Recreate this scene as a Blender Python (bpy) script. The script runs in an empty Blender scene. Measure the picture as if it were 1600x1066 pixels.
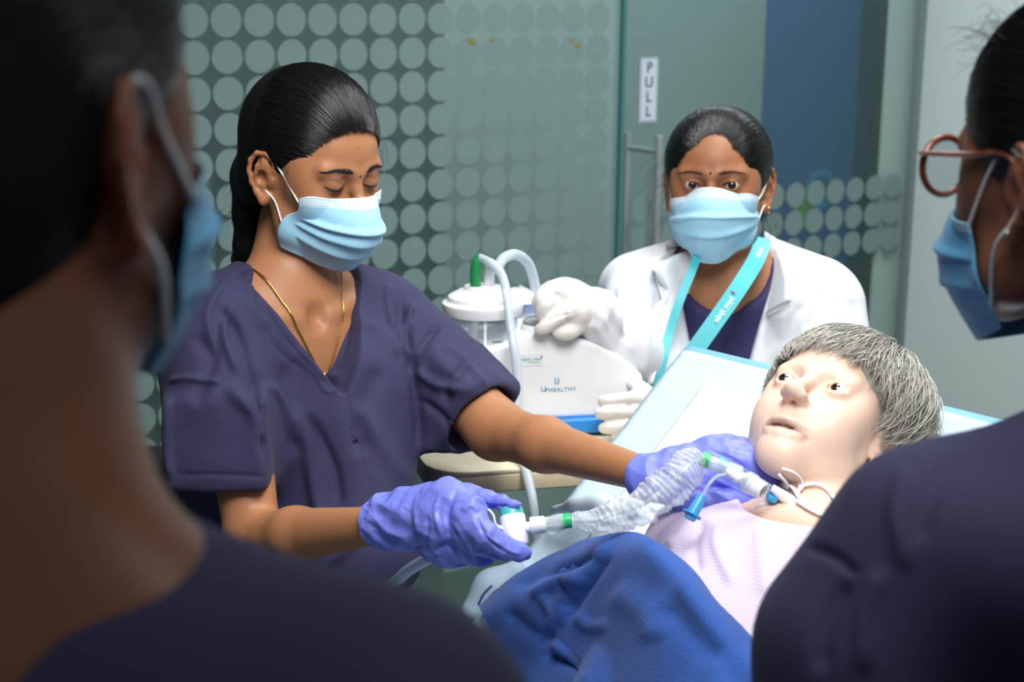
import bpy, math, random
import numpy as np
from mathutils import Matrix, Vector

rng = np.random.default_rng(7)
random.seed(7)
scene = bpy.context.scene
COL = scene.collection

# ------------------------------------------------------------------ camera
F = 2444.0                                    # focal length in pixels of the 1600 px wide frame (55 mm)
CAM = np.array([0.0, 0.0, 1.65])
PITCH, ROLL = math.radians(13.2), math.radians(0.6)
fwd = np.array([0, math.cos(PITCH), -math.sin(PITCH)])
up0 = np.array([0, math.sin(PITCH), math.cos(PITCH)])
rt0 = np.array([1.0, 0, 0])
CR = rt0 * math.cos(ROLL) + up0 * math.sin(ROLL)
CU = up0 * math.cos(ROLL) - rt0 * math.sin(ROLL)
cam_data = bpy.data.cameras.new('camera')
cam = bpy.data.objects.new('camera', cam_data)
COL.objects.link(cam)
cam_data.sensor_width = 36.0
cam_data.lens = F / 1600.0 * 36.0
cam_data.clip_start = 0.05
cam.matrix_world = Matrix(((CR[0], CU[0], -fwd[0], CAM[0]), (CR[1], CU[1], -fwd[1], CAM[1]),
                           (CR[2], CU[2], -fwd[2], CAM[2]), (0, 0, 0, 1)))
cam_data.dof.use_dof = True
cam_data.dof.focus_distance = 1.88
cam_data.dof.aperture_fstop = 6.0
scene.camera = cam


def W(px, py, d):
    """the world point seen at pixel (px, py) of the photograph at depth d in front of the camera"""
    return CAM + d * (fwd + (px - 800.0) / F * CR + (533.0 - py) / F * CU)


def to_px(v):
    q = v - CAM
    d = q @ fwd
    return 800.0 + F * (q @ CR) / d, 533.0 - F * (q @ CU) / d, d


def C2W(v):
    """direction in camera axes (right, up, towards camera) to world"""
    return v[0] * CR + v[1] * CU - v[2] * fwd


# ------------------------------------------------------------------ world, lights, exposure
world = bpy.data.worlds.new('world')
scene.world = world
world.use_nodes = True
world.node_tree.nodes['Background'].inputs[0].default_value = (0.62, 0.72, 0.78, 1)
world.node_tree.nodes['Background'].inputs[1].default_value = 0.19


def area(name, loc, target, size, power, col=(1, 1, 1), size_y=None, spread=180):
    l = bpy.data.lights.new(name, 'AREA')
    l.spread = math.radians(spread)
    l.energy = power
    l.color = col
    l.shape = 'RECTANGLE'
    l.size = size
    l.size_y = size_y or size
    o = bpy.data.objects.new(name, l)
    COL.objects.link(o)
    o.location = loc
    o.rotation_euler = (Vector(target) - Vector(loc)).to_track_quat('-Z', 'Y').to_euler()
    return o


area('softbox_light', (0.14, 0.98, 2.42), (-0.16, 2.0, 1.2), 0.75, 12, (1, 0.985, 0.96), spread=105)
area('ceiling_panel_light', (0.60, 2.15, 2.74), (0.5, 2.4, 0.9), 0.7, 10.5, (0.97, 0.99, 1.0), spread=120)
area('foreground_fill_light', (0.45, 0.30, 2.75), (-0.1, 0.75, 1.3), 0.5, 2.4, (1, 0.98, 0.95), spread=130)  # added fill, not a known fitting: lifts the man in the left foreground
area('right_wall_fill_light', (0.7, 2.7, 2.72), (1.9, 3.6, 1.0), 0.8, 30, (0.93, 0.98, 1.0))  # unseen lamp added to brighten the right wall
area('corridor_panel_light', (0.6, 4.9, 2.75), (0.6, 4.95, 0.0), 1.0, 60, (0.92, 0.98, 1.0))
scene.view_settings.view_transform = 'Standard'
scene.view_settings.look = 'None'
scene.view_settings.exposure = 0.0
scene.view_settings.gamma = 1.0
scene.view_settings.use_curve_mapping = False
scene.cycles.use_denoising = True
scene.cycles.max_bounces = 8
scene.cycles.transparent_max_bounces = 12
scene.cycles.caustics_refractive = False
scene.cycles.caustics_reflective = False
scene.cycles.sample_clamp_indirect = 4.0


# ------------------------------------------------------------------ materials
def srgb(r, g, b):
    f = lambda c: (c / 255 / 12.92) if c <= 10 else (((c / 255) + 0.055) / 1.055) ** 2.4
    return (f(r), f(g), f(b), 1)


def mat(name, col=(0.5, 0.5, 0.5, 1), rough=0.5, metal=0.0, bump=None, attr=False, sss=0.0, vary=None,
        trans=0.0, coat=0.0, sheen=0.0, alpha=1.0, stretch=(1, 1, 1), spec=0.5, aniso=0.0, emis=0.0):
    m = bpy.data.materials.new(name)
    m.use_nodes = True
    nt = m.node_tree
    b = nt.nodes['Principled BSDF']
    b.inputs['Base Color'].default_value = col
    b.inputs['Roughness'].default_value = rough
    b.inputs['Metallic'].default_value = metal
    b.inputs['Specular IOR Level'].default_value = spec
    b.inputs['Alpha'].default_value = alpha
    b.inputs['Coat Weight'].default_value = coat
    b.inputs['Sheen Weight'].default_value = sheen
    if sheen:
        b.inputs['Sheen Roughness'].default_value = 0.5
    b.inputs['Transmission Weight'].default_value = trans
    if emis:
        b.inputs['Emission Color'].default_value = col
        b.inputs['Emission Strength'].default_value = emis
    if sss:
        b.inputs['Subsurface Weight'].default_value = sss
        b.inputs['Subsurface Radius'].default_value = (0.9, 0.35, 0.2)
        b.inputs['Subsurface Scale'].default_value = 0.008
    src = None
    if attr:
        a = nt.nodes.new('ShaderNodeAttribute')
        a.attribute_name = 'Col'
        src = a.outputs['Color']
    tc = nt.nodes.new('ShaderNodeTexCoord')
    mp = nt.nodes.new('ShaderNodeMapping')
    mp.inputs['Scale'].default_value = stretch
    nt.links.new(tc.outputs['Object'], mp.inputs['Vector'])
    if vary:
        sc, amt = vary
        n = nt.nodes.new('ShaderNodeTexNoise')
        n.inputs['Scale'].default_value = sc
        n.inputs['Detail'].default_value = 4
        nt.links.new(mp.outputs[0], n.inputs['Vector'])
        mx = nt.nodes.new('ShaderNodeMix')
        mx.data_type = 'RGBA'
        mx.blend_type = 'MULTIPLY'
        mx.inputs['Factor'].default_value = 1.0
        r = nt.nodes.new('ShaderNodeMapRange')
        r.inputs['From Min'].default_value = 0.2
        r.inputs['From Max'].default_value = 0.7
        r.inputs['To Min'].default_value = 1 - amt
        r.inputs['To Max'].default_value = 1 + amt
        nt.links.new(n.outputs[0], r.inputs['Value'])
        if src is None:
            mx.inputs['A'].default_value = col
        else:
            nt.links.new(src, mx.inputs['A'])
        nt.links.new(r.outputs[0], mx.inputs['B'])
        src = mx.outputs['Result']
    if src is not None:
        nt.links.new(src, b.inputs['Base Color'])
    if bump:
        sc, st = bump[:2]
        n = nt.nodes.new('ShaderNodeTexNoise')
        n.inputs['Scale'].default_value = sc
        n.inputs['Detail'].default_value = 3
        nt.links.new(mp.outputs[0], n.inputs['Vector'])
        bp = nt.nodes.new('ShaderNodeBump')
        bp.inputs['Strength'].default_value = st
        bp.inputs['Distance'].default_value = bump[2] if len(bump) > 2 else 0.001
        nt.links.new(n.outputs[0], bp.inputs['Height'])
        nt.links.new(bp.outputs[0], b.inputs['Normal'])
    return m


def film(name, col, trans, rough=0.1, spec=0.5, sw=0.25):
    """thin clear plastic or glass: transparent, with a share of tinted body and a clear reflection"""
    m = bpy.data.materials.new(name)
    m.use_nodes = True
    nt = m.node_tree
    nt.nodes.clear()
    out = nt.nodes.new('ShaderNodeOutputMaterial')
    tr = nt.nodes.new('ShaderNodeBsdfTransparent')
    tr.inputs[0].default_value = (1, 1, 1, 1)
    p = nt.nodes.new('ShaderNodeBsdfPrincipled')
    p.inputs['Base Color'].default_value = col
    p.inputs['Roughness'].default_value = rough
    p.inputs['Specular IOR Level'].default_value = spec
    lw = nt.nodes.new('ShaderNodeLayerWeight')
    lw.inputs['Blend'].default_value = sw
    mr = nt.nodes.new('ShaderNodeMapRange')
    mr.inputs['To Min'].default_value = 1 - trans
    mr.inputs['To Max'].default_value = 1.0 - trans * 0.35
    nt.links.new(lw.outputs['Facing'], mr.inputs['Value'])
    mx = nt.nodes.new('ShaderNodeMixShader')
    nt.links.new(mr.outputs[0], mx.inputs[0])
    nt.links.new(tr.outputs[0], mx.inputs[1])
    nt.links.new(p.outputs[0], mx.inputs[2])
    nt.links.new(mx.outputs[0], out.inputs[0])
    return m


# ------------------------------------------------------------------ object helpers
def mesh_obj(name, verts, faces, m, parent=None, smooth=True, colors=None, link=True):
    me = bpy.data.meshes.new(name)
    verts = np.asarray(verts, dtype=np.float32)
    if isinstance(faces, np.ndarray):
        nf, k = faces.shape
        me.vertices.add(len(verts))
        me.vertices.foreach_set('co', verts.ravel())
        me.loops.add(nf * k)
        me.loops.foreach_set('vertex_index', faces.astype(np.int32).ravel())
        me.polygons.add(nf)
        me.polygons.foreach_set('loop_start', np.arange(0, nf * k, k, dtype=np.int32))
        me.update(calc_edges=True)
    else:
        me.from_pydata([tuple(map(float, v)) for v in verts], [], faces)
    me.polygons.foreach_set('use_smooth', np.full(len(me.polygons), smooth))
    if colors is not None:
        at = me.color_attributes.new('Col', 'FLOAT_COLOR', 'POINT')
        c = np.ones((len(verts), 4), np.float32)
        c[:, :3] = colors[:, :3]
        at.data.foreach_set('color', c.ravel())
    if m is not None:
        for mm in (m if isinstance(m, (list, tuple)) else [m]):
            me.materials.append(mm)
    me.validate()
    o = bpy.data.objects.new(name, me)
    COL.objects.link(o)
    if parent is not None:
        adopt(o, parent)
    return o


def adopt(o, parent):
    o.parent = parent
    o.matrix_parent_inverse = world_of(parent).inverted()


def world_of(q):
    if q.parent is None:
        return q.matrix_basis.copy()
    return world_of(q.parent) @ q.matrix_parent_inverse @ q.matrix_basis


def thing(name, label, cat, loc, group=None):
    o = bpy.data.objects.new(name, None)
    COL.objects.link(o)
    o.empty_display_size = 0.05
    o.location = tuple(map(float, loc))
    o['label'] = label
    o['category'] = cat
    if group:
        o['group'] = group
    return o


def tag(o, label, cat, group=None):
    o['label'] = label
    o['category'] = cat
    if group:
        o['group'] = group
    return o


def structure(o):
    o['kind'] = 'structure'
    return o


def norm(v):
    v = np.asarray(v, float)
    return v / max(1e-9, np.linalg.norm(v))


def spline(pts, n):
    """Catmull-Rom through points (each row any number of values)"""
    P = np.asarray(pts, float)
    P = np.vstack([2 * P[0] - P[1], P, 2 * P[-1] - P[-2]])
    t = np.linspace(0, len(P) - 3 - 1e-6, n)
    i = t.astype(int)
    u = (t - i)[:, None]
    a, b, c, d = P[i], P[i + 1], P[i + 2], P[i + 3]
    return 0.5 * ((2 * b) + (c - a) * u + (2 * a - 5 * b + 4 * c - d) * u ** 2 + (3 * b - a - 3 * c + d) * u ** 3)


def tube_arrays(P, R, sides=8, flat=None, upv=None):
    """P (n,3) path, R (n,) radii -> verts, quads; flat=(w, t) makes a ribbon section"""
    P = np.asarray(P, float)
    n = len(P)
    R = np.broadcast_to(np.asarray(R, float), (n,))
    T = np.gradient(P, axis=0)
    T /= np.maximum(np.linalg.norm(T, axis=1, keepdims=True), 1e-9)
    N = np.zeros_like(P)
    ref = norm(upv) if upv is not None else (np.array([0, 0, 1.0]) if abs(T[0][2]) < 0.9 else np.array([1.0, 0, 0]))
    for i in range(n):
        v = ref - T[i] * (ref @ T[i])
        N[i] = norm(v)
        if upv is None:
            ref = N[i]
    B = np.cross(T, N)
    a = np.linspace(0, 2 * math.pi, sides, endpoint=False)
    ca, sa = np.cos(a), np.sin(a)
    if flat:
        ca, sa = ca * flat[0], sa * flat[1]
        ca = np.sign(ca) * np.abs(ca) ** 0.6 * flat[0] ** 0.4
    V = P[:, None, :] + R[:, None, None] * (ca[None, :, None] * B[:, None, :] + sa[None, :, None] * N[:, None, :])
    V = V.reshape(-1, 3)
    fs = []
    for i in range(n - 1):
        for j in range(sides):
            k = (j + 1) % sides
            fs.append((i * sides + j, i * sides + k, (i + 1) * sides + k, (i + 1) * sides + j))
    faces = [tuple(f) for f in fs]
    faces.append(tuple(reversed(range(sides))))
    faces.append(tuple(range((n - 1) * sides, n * sides)))
    return V, faces


def tube(name, pts, R, m, parent=None, sides=10, n=None, flat=None, upv=None):
    pts = np.asarray(pts, float)
    n = n or max(8, 6 * len(pts))
    P = spline(pts, n) if len(pts) > 1 else pts
    R = np.asarray(R, float)
    if R.ndim and len(R) > 1:
        R = np.interp(np.linspace(0, 1, n), np.linspace(0, 1, len(R)), R)
    V, f = tube_arrays(P, R, sides, flat, upv)
    return mesh_obj(name, V, f, m, parent)


def frame_z(axis, hint=(0, 0, 1)):
    z = norm(axis)
    h = np.asarray(hint, float)
    if abs(h @ z) > 0.95:
        h = np.array([1.0, 0, 0])
    x = norm(np.cross(h, z))
    y = np.cross(z, x)
    return np.stack([x, y, z], axis=1)


def lathe(name, prof, origin, axis, m, parent=None, seg=40, hint=(0, 0, 1)):
    """prof: list of (radius, height)"""
    Rm = frame_z(axis, hint)
    V = []
    for r, h in prof:
        for j in range(seg):
            a = 2 * math.pi * j / seg
            V.append(Rm @ np.array([r * math.cos(a), r * math.sin(a), h]) + origin)
    fs = []
    for i in range(len(prof) - 1):
        for j in range(seg):
            k = (j + 1) % seg
            fs.append((i * seg + j, i * seg + k, (i + 1) * seg + k, (i + 1) * seg + j))
    if prof[0][0] > 1e-6:
        fs.append(tuple(reversed(range(seg))))
    if prof[-1][0] > 1e-6:
        fs.append(tuple(range((len(prof) - 1) * seg, len(prof) * seg)))
    o = mesh_obj(name, V, fs, m, parent)
    md = o.modifiers.new('edge', 'EDGE_SPLIT')
    md.split_angle = math.radians(40)
    return o


def prism(name, poly, thick, frame, origin, m, parent=None, bevel=0.0, seg=4, smooth=True):
    """poly in (x, z) of the frame, extruded along the frame's y by thick (centred); frame columns x, y, z"""
    import bmesh
    bm = bmesh.new()
    n = len(poly)
    a = [bm.verts.new((p[0], -thick / 2, p[1])) for p in poly]
    b = [bm.verts.new((p[0], thick / 2, p[1])) for p in poly]
    bm.faces.new(a)
    bm.faces.new(list(reversed(b)))
    for i in range(n):
        j = (i + 1) % n
        bm.faces.new((a[j], a[i], b[i], b[j]))
    bmesh.ops.recalc_face_normals(bm, faces=bm.faces)
    if bevel:
        ee = [e for e in bm.edges if len(e.link_faces) == 2 and e.calc_face_angle(0) > 0.5]
        bmesh.ops.bevel(bm, geom=ee, offset=bevel, segments=seg, affect='EDGES', profile=0.5)
    me = bpy.data.meshes.new(name)
    bm.to_mesh(me)
    bm.free()
    me.polygons.foreach_set('use_smooth', np.full(len(me.polygons), smooth))
    me.materials.append(m)
    o = bpy.data.objects.new(name, me)
    COL.objects.link(o)
    fr = np.asarray(frame, float)
    o.matrix_basis = Matrix([list(fr[i]) + [float(origin[i])] for i in range(3)] + [[0, 0, 0, 1]])
    if parent is not None:
        adopt(o, parent)
    if smooth:
        md = o.modifiers.new('edge', 'EDGE_SPLIT')
        md.split_angle = math.radians(35)
    return o


def box(name, lo, hi, m, parent=None, bevel=0.0, frame=np.eye(3), origin=(0, 0, 0)):
    lo, hi = np.asarray(lo, float), np.asarray(hi, float)
    c = (lo + hi) / 2
    h = (hi - lo) / 2
    o = prism(name, [(-h[0], -h[2]), (h[0], -h[2]), (h[0], h[2]), (-h[0], h[2])], 2 * h[1], frame,
              np.asarray(origin) + np.asarray(frame) @ c, m, parent, bevel, 3)
    return o


def close_holes(o):
    import bmesh
    bm = bmesh.new()
    bm.from_mesh(o.data)
    bmesh.ops.holes_fill(bm, edges=[e for e in bm.edges if e.is_boundary], sides=14)
    bm.to_mesh(o.data)
    bm.free()
    o.data.polygons.foreach_set('use_smooth', np.full(len(o.data.polygons), True))


def text_obj(name, s, size, frame, origin, m, parent=None, depth=0.0004, shear=0.0, bold=0.0, gap=1.0):
    """lettering: frame columns = reading direction, up, out of the surface"""
    cu = bpy.data.curves.new(name, 'FONT')
    cu.body = s
    cu.size = size
    cu.extrude = depth
    cu.offset = bold
    cu.shear = shear
    cu.space_character = gap
    cu.align_x = 'CENTER'
    cu.align_y = 'CENTER'
    cu.resolution_u = 3
    t = bpy.data.objects.new(name, cu)
    COL.objects.link(t)
    bpy.context.view_layer.update()
    me = bpy.data.meshes.new_from_object(t)
    bpy.data.objects.remove(t)
    me.name = name
    me.materials.clear()
    me.materials.append(m)
    o = bpy.data.objects.new(name, me)
    COL.objects.link(o)
    fr = np.asarray(frame, float)
    o.matrix_basis = Matrix([list(fr[i]) + [float(origin[i])] for i in range(3)] + [[0, 0, 0, 1]])
    if parent is not None:
        adopt(o, parent)
    return o


# ------------------------------------------------------------------ sculpting engine (distance field -> surface nets)
class Clay:
    def __init__(s):
        s.items = []
        s.R, s.t, s.s = np.eye(3), np.zeros(3), 1.0

    def frame(s, R=np.eye(3), t=(0, 0, 0), sc=1.0):
        s.R, s.t, s.s = np.asarray(R, float), np.asarray(t, float), sc
        return s

    def _add(s, fn, lo, hi, op, k):
        lo, hi = np.asarray(lo, float), np.asarray(hi, float)
        cs = np.array([[x, y, z] for x in (lo[0], hi[0]) for y in (lo[1], hi[1]) for z in (lo[2], hi[2])])
        w = (cs * s.s) @ s.R.T + s.t
        s.items.append((fn, w.min(0), w.max(0), op, k * s.s, s.R.copy(), s.t.copy(), s.s))
        return s

    def cone(s, a, b, r1, r2=None, op='u', k=0.01):
        r2 = r1 if r2 is None else r2
        a, b = np.asarray(a, np.float32), np.asarray(b, np.float32)
        ba = b - a
        L = max(float(ba @ ba), 1e-12)

        def fn(p):
            q = p - a
            t = np.clip((q @ ba) / L, 0, 1)
            q = q - t[:, None] * ba
            return np.sqrt((q * q).sum(1)) - (r1 + (r2 - r1) * t)
        r = max(r1, r2)
        return s._add(fn, np.minimum(a, b) - r, np.maximum(a, b) + r, op, k)

    def chain(s, pts, rs, op='u', k=0.006):
        for i in range(len(pts) - 1):
            s.cone(pts[i], pts[i + 1], rs[i], rs[i + 1], op, k)
        return s

    def ball(s, c, r, op='u', k=0.01, rot=None):
        c = np.asarray(c, np.float32)
        r = np.asarray(r if np.ndim(r) else (r, r, r), np.float32)
        Rm = None if rot is None else np.asarray(rot, np.float32)

        def fn(p):
            q = p - c
            if Rm is not None:
                q = q @ Rm
            k0 = np.sqrt(((q / r) ** 2).sum(1)) + 1e-9
            k1 = np.sqrt(((q / (r * r)) ** 2).sum(1)) + 1e-9
            return np.where(k0 < 0.02, -r.min(), k0 * (k0 - 1) / k1)
        m = r if rot is None else np.full(3, r.max())
        return s._add(fn, c - m, c + m, op, k)

    def block(s, c, h, rot=np.eye(3), rad=0.005, op='u', k=0.01):
        c = np.asarray(c, np.float32)
        h = np.asarray(h, np.float32)
        Rm = np.asarray(rot, np.float32)

        def fn(p):
            q = np.abs((p - c) @ Rm) - (h - rad)
            return np.sqrt((np.maximum(q, 0) ** 2).sum(1)) + np.minimum(q.max(1), 0) - rad
        e = np.abs(Rm) @ h
        return s._add(fn, c - e, c + e, op, k)

    def fn(s, f, lo, hi, op='u', k=0.005):
        return s._add(f, lo, hi, op, k)

    def ev(s, p, items):
        d = np.full(len(p), 10.0, np.float32)
        for fn, lo, hi, op, k, R, t, sc in items:
            q = ((p - t.astype(np.float32)) @ R.astype(np.float32)) / np.float32(sc)
            e = fn(q) * np.float32(sc)
            if op == 'u':
                if k > 0:
                    h = np.maximum(k - np.abs(d - e), 0) / k
                    d = np.minimum(d, e) - h * h * k * 0.25
                else:
                    d = np.minimum(d, e)
            elif op == 's':
                if k > 0:
                    h = np.maximum(k - np.abs(-e - d), 0) / k
                    d = np.maximum(d, -e) + h * h * k * 0.25
                else:
                    d = np.maximum(d, -e)
            else:
                d = np.maximum(d, e)
        return d

    def build(s, h, blk=20, smooth=1):
        adds = [i for i in s.items if i[3] == 'u']
        lo = np.min([i[1] for i in adds], 0) - 4 * h
        hi = np.max([i[2] for i in adds], 0) + 4 * h
        nb = np.ceil((hi - lo) / (h * blk)).astype(int)
        g = np.stack(np.meshgrid(*[np.arange(n) for n in nb], indexing='ij'), -1).reshape(-1, 3)
        cen = (lo + (g + 0.5) * blk * h).astype(np.float32)
        dc = s.ev(cen, s.items)
        g = g[np.abs(dc) < blk * h * 0.87 * 1.7 + 0.005]
        big = nb * blk + 4
        key = lambda a: ((a[..., 0] + 1) * (big[1]) + a[..., 1] + 1) * (big[2]) + a[..., 2] + 1
        m = blk + 1
        L = np.stack(np.meshgrid(*[np.arange(m)] * 3, indexing='ij'), -1).reshape(-1, 3)
        keys, verts, quads = [], [], []
        corners = np.array([[x, y, z] for x in (0, 1) for y in (0, 1) for z in (0, 1)])
        eds = [(a, b) for a in range(8) for b in range(a + 1, 8) if np.abs(corners[a] - corners[b]).sum() == 1]
        for b in g:
            o = b * blk
            wlo, whi = lo + o * h, lo + (o + blk) * h
            its = [i for i in s.items if i[3] == 'i' or (np.all(i[1] - i[4] * 1.8 - 2 * h - 0.014 < whi) and np.all(i[2] + i[4] * 1.8 + 2 * h + 0.014 > wlo))]
            if not its:
                continue
            P = (lo + (L + o) * h).astype(np.float32)
            D = s.ev(P, its).reshape(m, m, m)
            S = D < 0
            if S.all() or not S.any():
                continue
            C8 = np.stack([D[c[0]:c[0] + blk, c[1]:c[1] + blk, c[2]:c[2] + blk] for c in corners], -1)
            n_in = (C8 < 0).sum(-1)
            ci = np.argwhere((n_in > 0) & (n_in < 8))
            v8 = C8[ci[:, 0], ci[:, 1], ci[:, 2]]
            acc = np.zeros((len(ci), 3))
            cnt = np.zeros(len(ci))
            for a, c in eds:
                x = (v8[:, a] < 0) != (v8[:, c] < 0)
                if not x.any():
                    continue
                t = v8[x, a] / (v8[x, a] - v8[x, c])
                acc[x] += corners[a] + t[:, None] * (corners[c] - corners[a])
                cnt[x] += 1
            verts.append(lo + (ci + o + acc / cnt[:, None]) * h)
            keys.append(key(ci + o))
            for ax in range(3):
                sl0 = [slice(0, blk)] * 3
                sl1 = [slice(0, blk)] * 3
                sl1[ax] = slice(1, blk + 1)
                A, B = S[tuple(sl0)], S[tuple(sl1)]
                e = np.argwhere(A != B)
                if not len(e):
                    continue
                fl = A[e[:, 0], e[:, 1], e[:, 2]]
                u, w = (ax + 1) % 3, (ax + 2) % 3
                du, dw = np.zeros(3, int), np.zeros(3, int)
                du[u], dw[w] = 1, 1
                E = e + o
                q = np.stack([key(E - du - dw), key(E - dw), key(E), key(E - du)], 1)
                q[~fl] = q[~fl][:, ::-1]
                quads.append(q)
        keys = np.concatenate(keys)
        verts = np.concatenate(verts)
        quads = np.concatenate(quads)
        order = np.argsort(keys)
        sk = keys[order]
        ix = np.searchsorted(sk, quads)
        ix = np.minimum(ix, len(sk) - 1)
        ok = (sk[ix] == quads).all(1)
        quads = order[ix[ok]]
        for _ in range(smooth):
            verts = laplace(verts, quads, 0.5)
        return verts, quads


def laplace(v, q, f):
    acc = np.zeros_like(v)
    cnt = np.zeros(len(v))
    for i in range(4):
        a, b = q[:, i], q[:, (i + 1) % 4]
        for x, y in ((a, b), (b, a)):
            cnt += np.bincount(x, minlength=len(v))
            for c in range(3):
                acc[:, c] += np.bincount(x, weights=v[y, c], minlength=len(v))
    cnt = np.maximum(cnt, 1)
    return v * (1 - f) + f * acc / cnt[:, None]


def normals(v, q):
    n = np.cross(v[q[:, 2]] - v[q[:, 0]], v[q[:, 3]] - v[q[:, 1]])
    out = np.zeros_like(v)
    for i in range(4):
        for c in range(3):
            out[:, c] += np.bincount(q[:, i], weights=n[:, c], minlength=len(v))
    return out / np.maximum(np.linalg.norm(out, axis=1, keepdims=True), 1e-12)


def poly_dist(x, y, pts):
    """distance and run (0-1) of points to a 2-D polyline, plus side sign"""
    P = np.asarray(pts, float)
    best = np.full(len(x), 1e9)
    run = np.zeros(len(x))
    side = np.zeros(len(x))
    seg = np.linalg.norm(np.diff(P, axis=0), axis=1)
    tot = seg.sum()
    s0 = 0
    for i in range(len(P) - 1):
        ax, ay = P[i]
        dx, dy = P[i + 1] - P[i]
        t = np.clip(((x - ax) * dx + (y - ay) * dy) / (seg[i] ** 2), 0, 1)
        ex, ey = x - ax - t * dx, y - ay - t * dy
        d = np.hypot(ex, ey)
        c = d < best
        best[c] = d[c]
        run[c] = ((s0 + t * seg[i]) / tot)[c]
        side[c] = np.sign(dx * ey - dy * ex)[c]
        s0 += seg[i]
    return best, run, side


def creases(v, q, strokes, near=None):
    """pleats and wrinkles pressed into cloth. stroke: (points as seen, width px, height m[, kind])
    kind 'r' round ridge / groove, 's' step whose right-hand side (along the stroke) stands proud"""
    n = normals(v, q)
    px, py, d = to_px(v)
    facing = -(n @ fwd)
    msk = np.clip(facing * 3, 0, 1)
    off = np.zeros(len(v))
    for st in strokes:
        pts, w, a = st[:3]
        kind = st[3] if len(st) > 3 else 'r'
        P = np.asarray(pts, float)
        sel = (px > P[:, 0].min() - 4 * w) & (px < P[:, 0].max() + 4 * w) & (py > P[:, 1].min() - 4 * w) & (py < P[:, 1].max() + 4 * w)
        if not sel.any():
            continue
        pp = spline(P, 24) if len(P) > 2 else P
        D, run, side = poly_dist(px[sel], py[sel], pp)
        tap = np.clip(np.minimum(run, 1 - run) * 5, 0, 1)
        tap = tap * tap * (3 - 2 * tap)
        if kind == 'r':
            e = a * np.exp(-(D / w) ** 2) * tap
        else:
            sd = D * side / w
            e = a * tap * np.exp(-(np.maximum(sd, 0) * 0.55) ** 2) * (1 / (1 + np.exp(-sd * 6))) * (D < 4 * w)
        off[sel] += e
    return v + n * (off * msk)[:, None]


def wobble(v, amp, scale, seed=0, warp=1.0, ridged=False):
    """smooth pseudo noise field on points"""
    r = np.random.default_rng(seed)
    out = np.zeros(len(v))
    p = v + 0
    for k in range(3):
        K = r.normal(size=(3, 3)) * scale * 0.35
        p = p + warp * 0.35 / scale * np.sin(p @ K.T + r.uniform(0, 6, 3))
    for k in range(5):
        kv = r.normal(size=3)
        kv = kv / np.linalg.norm(kv) * scale * r.uniform(0.6, 1.5)
        s = np.sin(p @ kv + r.uniform(0, 6))
        out += (1 - 2 * np.abs(s)) if ridged else s
    return out * amp / 2.2


def strands(name, roots, m, parent, rad=0.0004, sides=3, colors=None):
    """roots: (N, K, 3) paths -> one mesh of tapering tubes"""
    N, K, _ = roots.shape
    T = np.gradient(roots, axis=1)
    T /= np.maximum(np.linalg.norm(T, axis=2, keepdims=True), 1e-9)
    ref = np.array([0.31, 0.2, 0.93])
    A = np.cross(T, ref)
    A /= np.maximum(np.linalg.norm(A, axis=2, keepdims=True), 1e-9)
    B = np.cross(T, A)
    rr = rad * np.interp(np.linspace(0, 1, K), [0, 0.1, 0.7, 1], [0.7, 1, 0.9, 0.25])
    rr = rr[None, :] * (1 if np.ndim(rad) == 0 else 1)
    ang = np.arange(sides) * 2 * math.pi / sides
    V = roots[:, :, None, :] + rr[..., None, None] * (np.cos(ang)[None, None, :, None] * A[:, :, None, :] + np.sin(ang)[None, None, :, None] * B[:, :, None, :])
    V = V.reshape(-1, 3)
    base = (np.arange(N)[:, None, None] * K + np.arange(K - 1)[None, :, None]) * sides
    j = np.arange(sides)[None, None, :]
    k = (j + 1) % sides
    q = np.stack([base + j, base + k, base + sides + k, base + sides + j], -1).reshape(-1, 4)
    c = None
    if colors is not None:
        c = np.repeat(colors, K * sides, axis=0)
    return mesh_obj(name, V, q, m, parent, True, c)


def euler_frame(yaw, pitch=0.0, roll=0.0):
    """columns: subject's right, forward, up.  yaw 0 faces the camera (-Y), + turns to image right; pitch + looks down"""
    y, p, r = map(math.radians, (yaw, pitch, roll))
    f = np.array([math.sin(y) * math.cos(p), -math.cos(y) * math.cos(p), -math.sin(p)])
    rt = np.array([-math.cos(y), -math.sin(y), 0.0])
    u = np.cross(rt, f)
    rt2 = rt * math.cos(r) + u * math.sin(r)
    u2 = u * math.cos(r) - rt * math.sin(r)
    return np.stack([rt2, f, u2], axis=1)

# ================================================================== the setting
a_ = math.radians(34.5)
GU = np.array([math.cos(a_), math.sin(a_), 0])          # along the glass, to the right
GN = np.array([-math.sin(a_), math.cos(a_), 0])         # through the glass, away from the room
G0 = W(403, 74, 3.2)
G0[2] = 0
Zup = np.array([0, 0, 1.0])
GF = np.stack([GU, GN, Zup], axis=1)


def glass_hit(px, py, off=0.0):
    r = fwd + (px - 800) / F * CR + (533 - py) / F * CU
    t = ((G0 + GN * off - CAM) @ GN) / (r @ GN)
    p = CAM + t * r
    return float((p - G0) @ GU), float(p[2])


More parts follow.
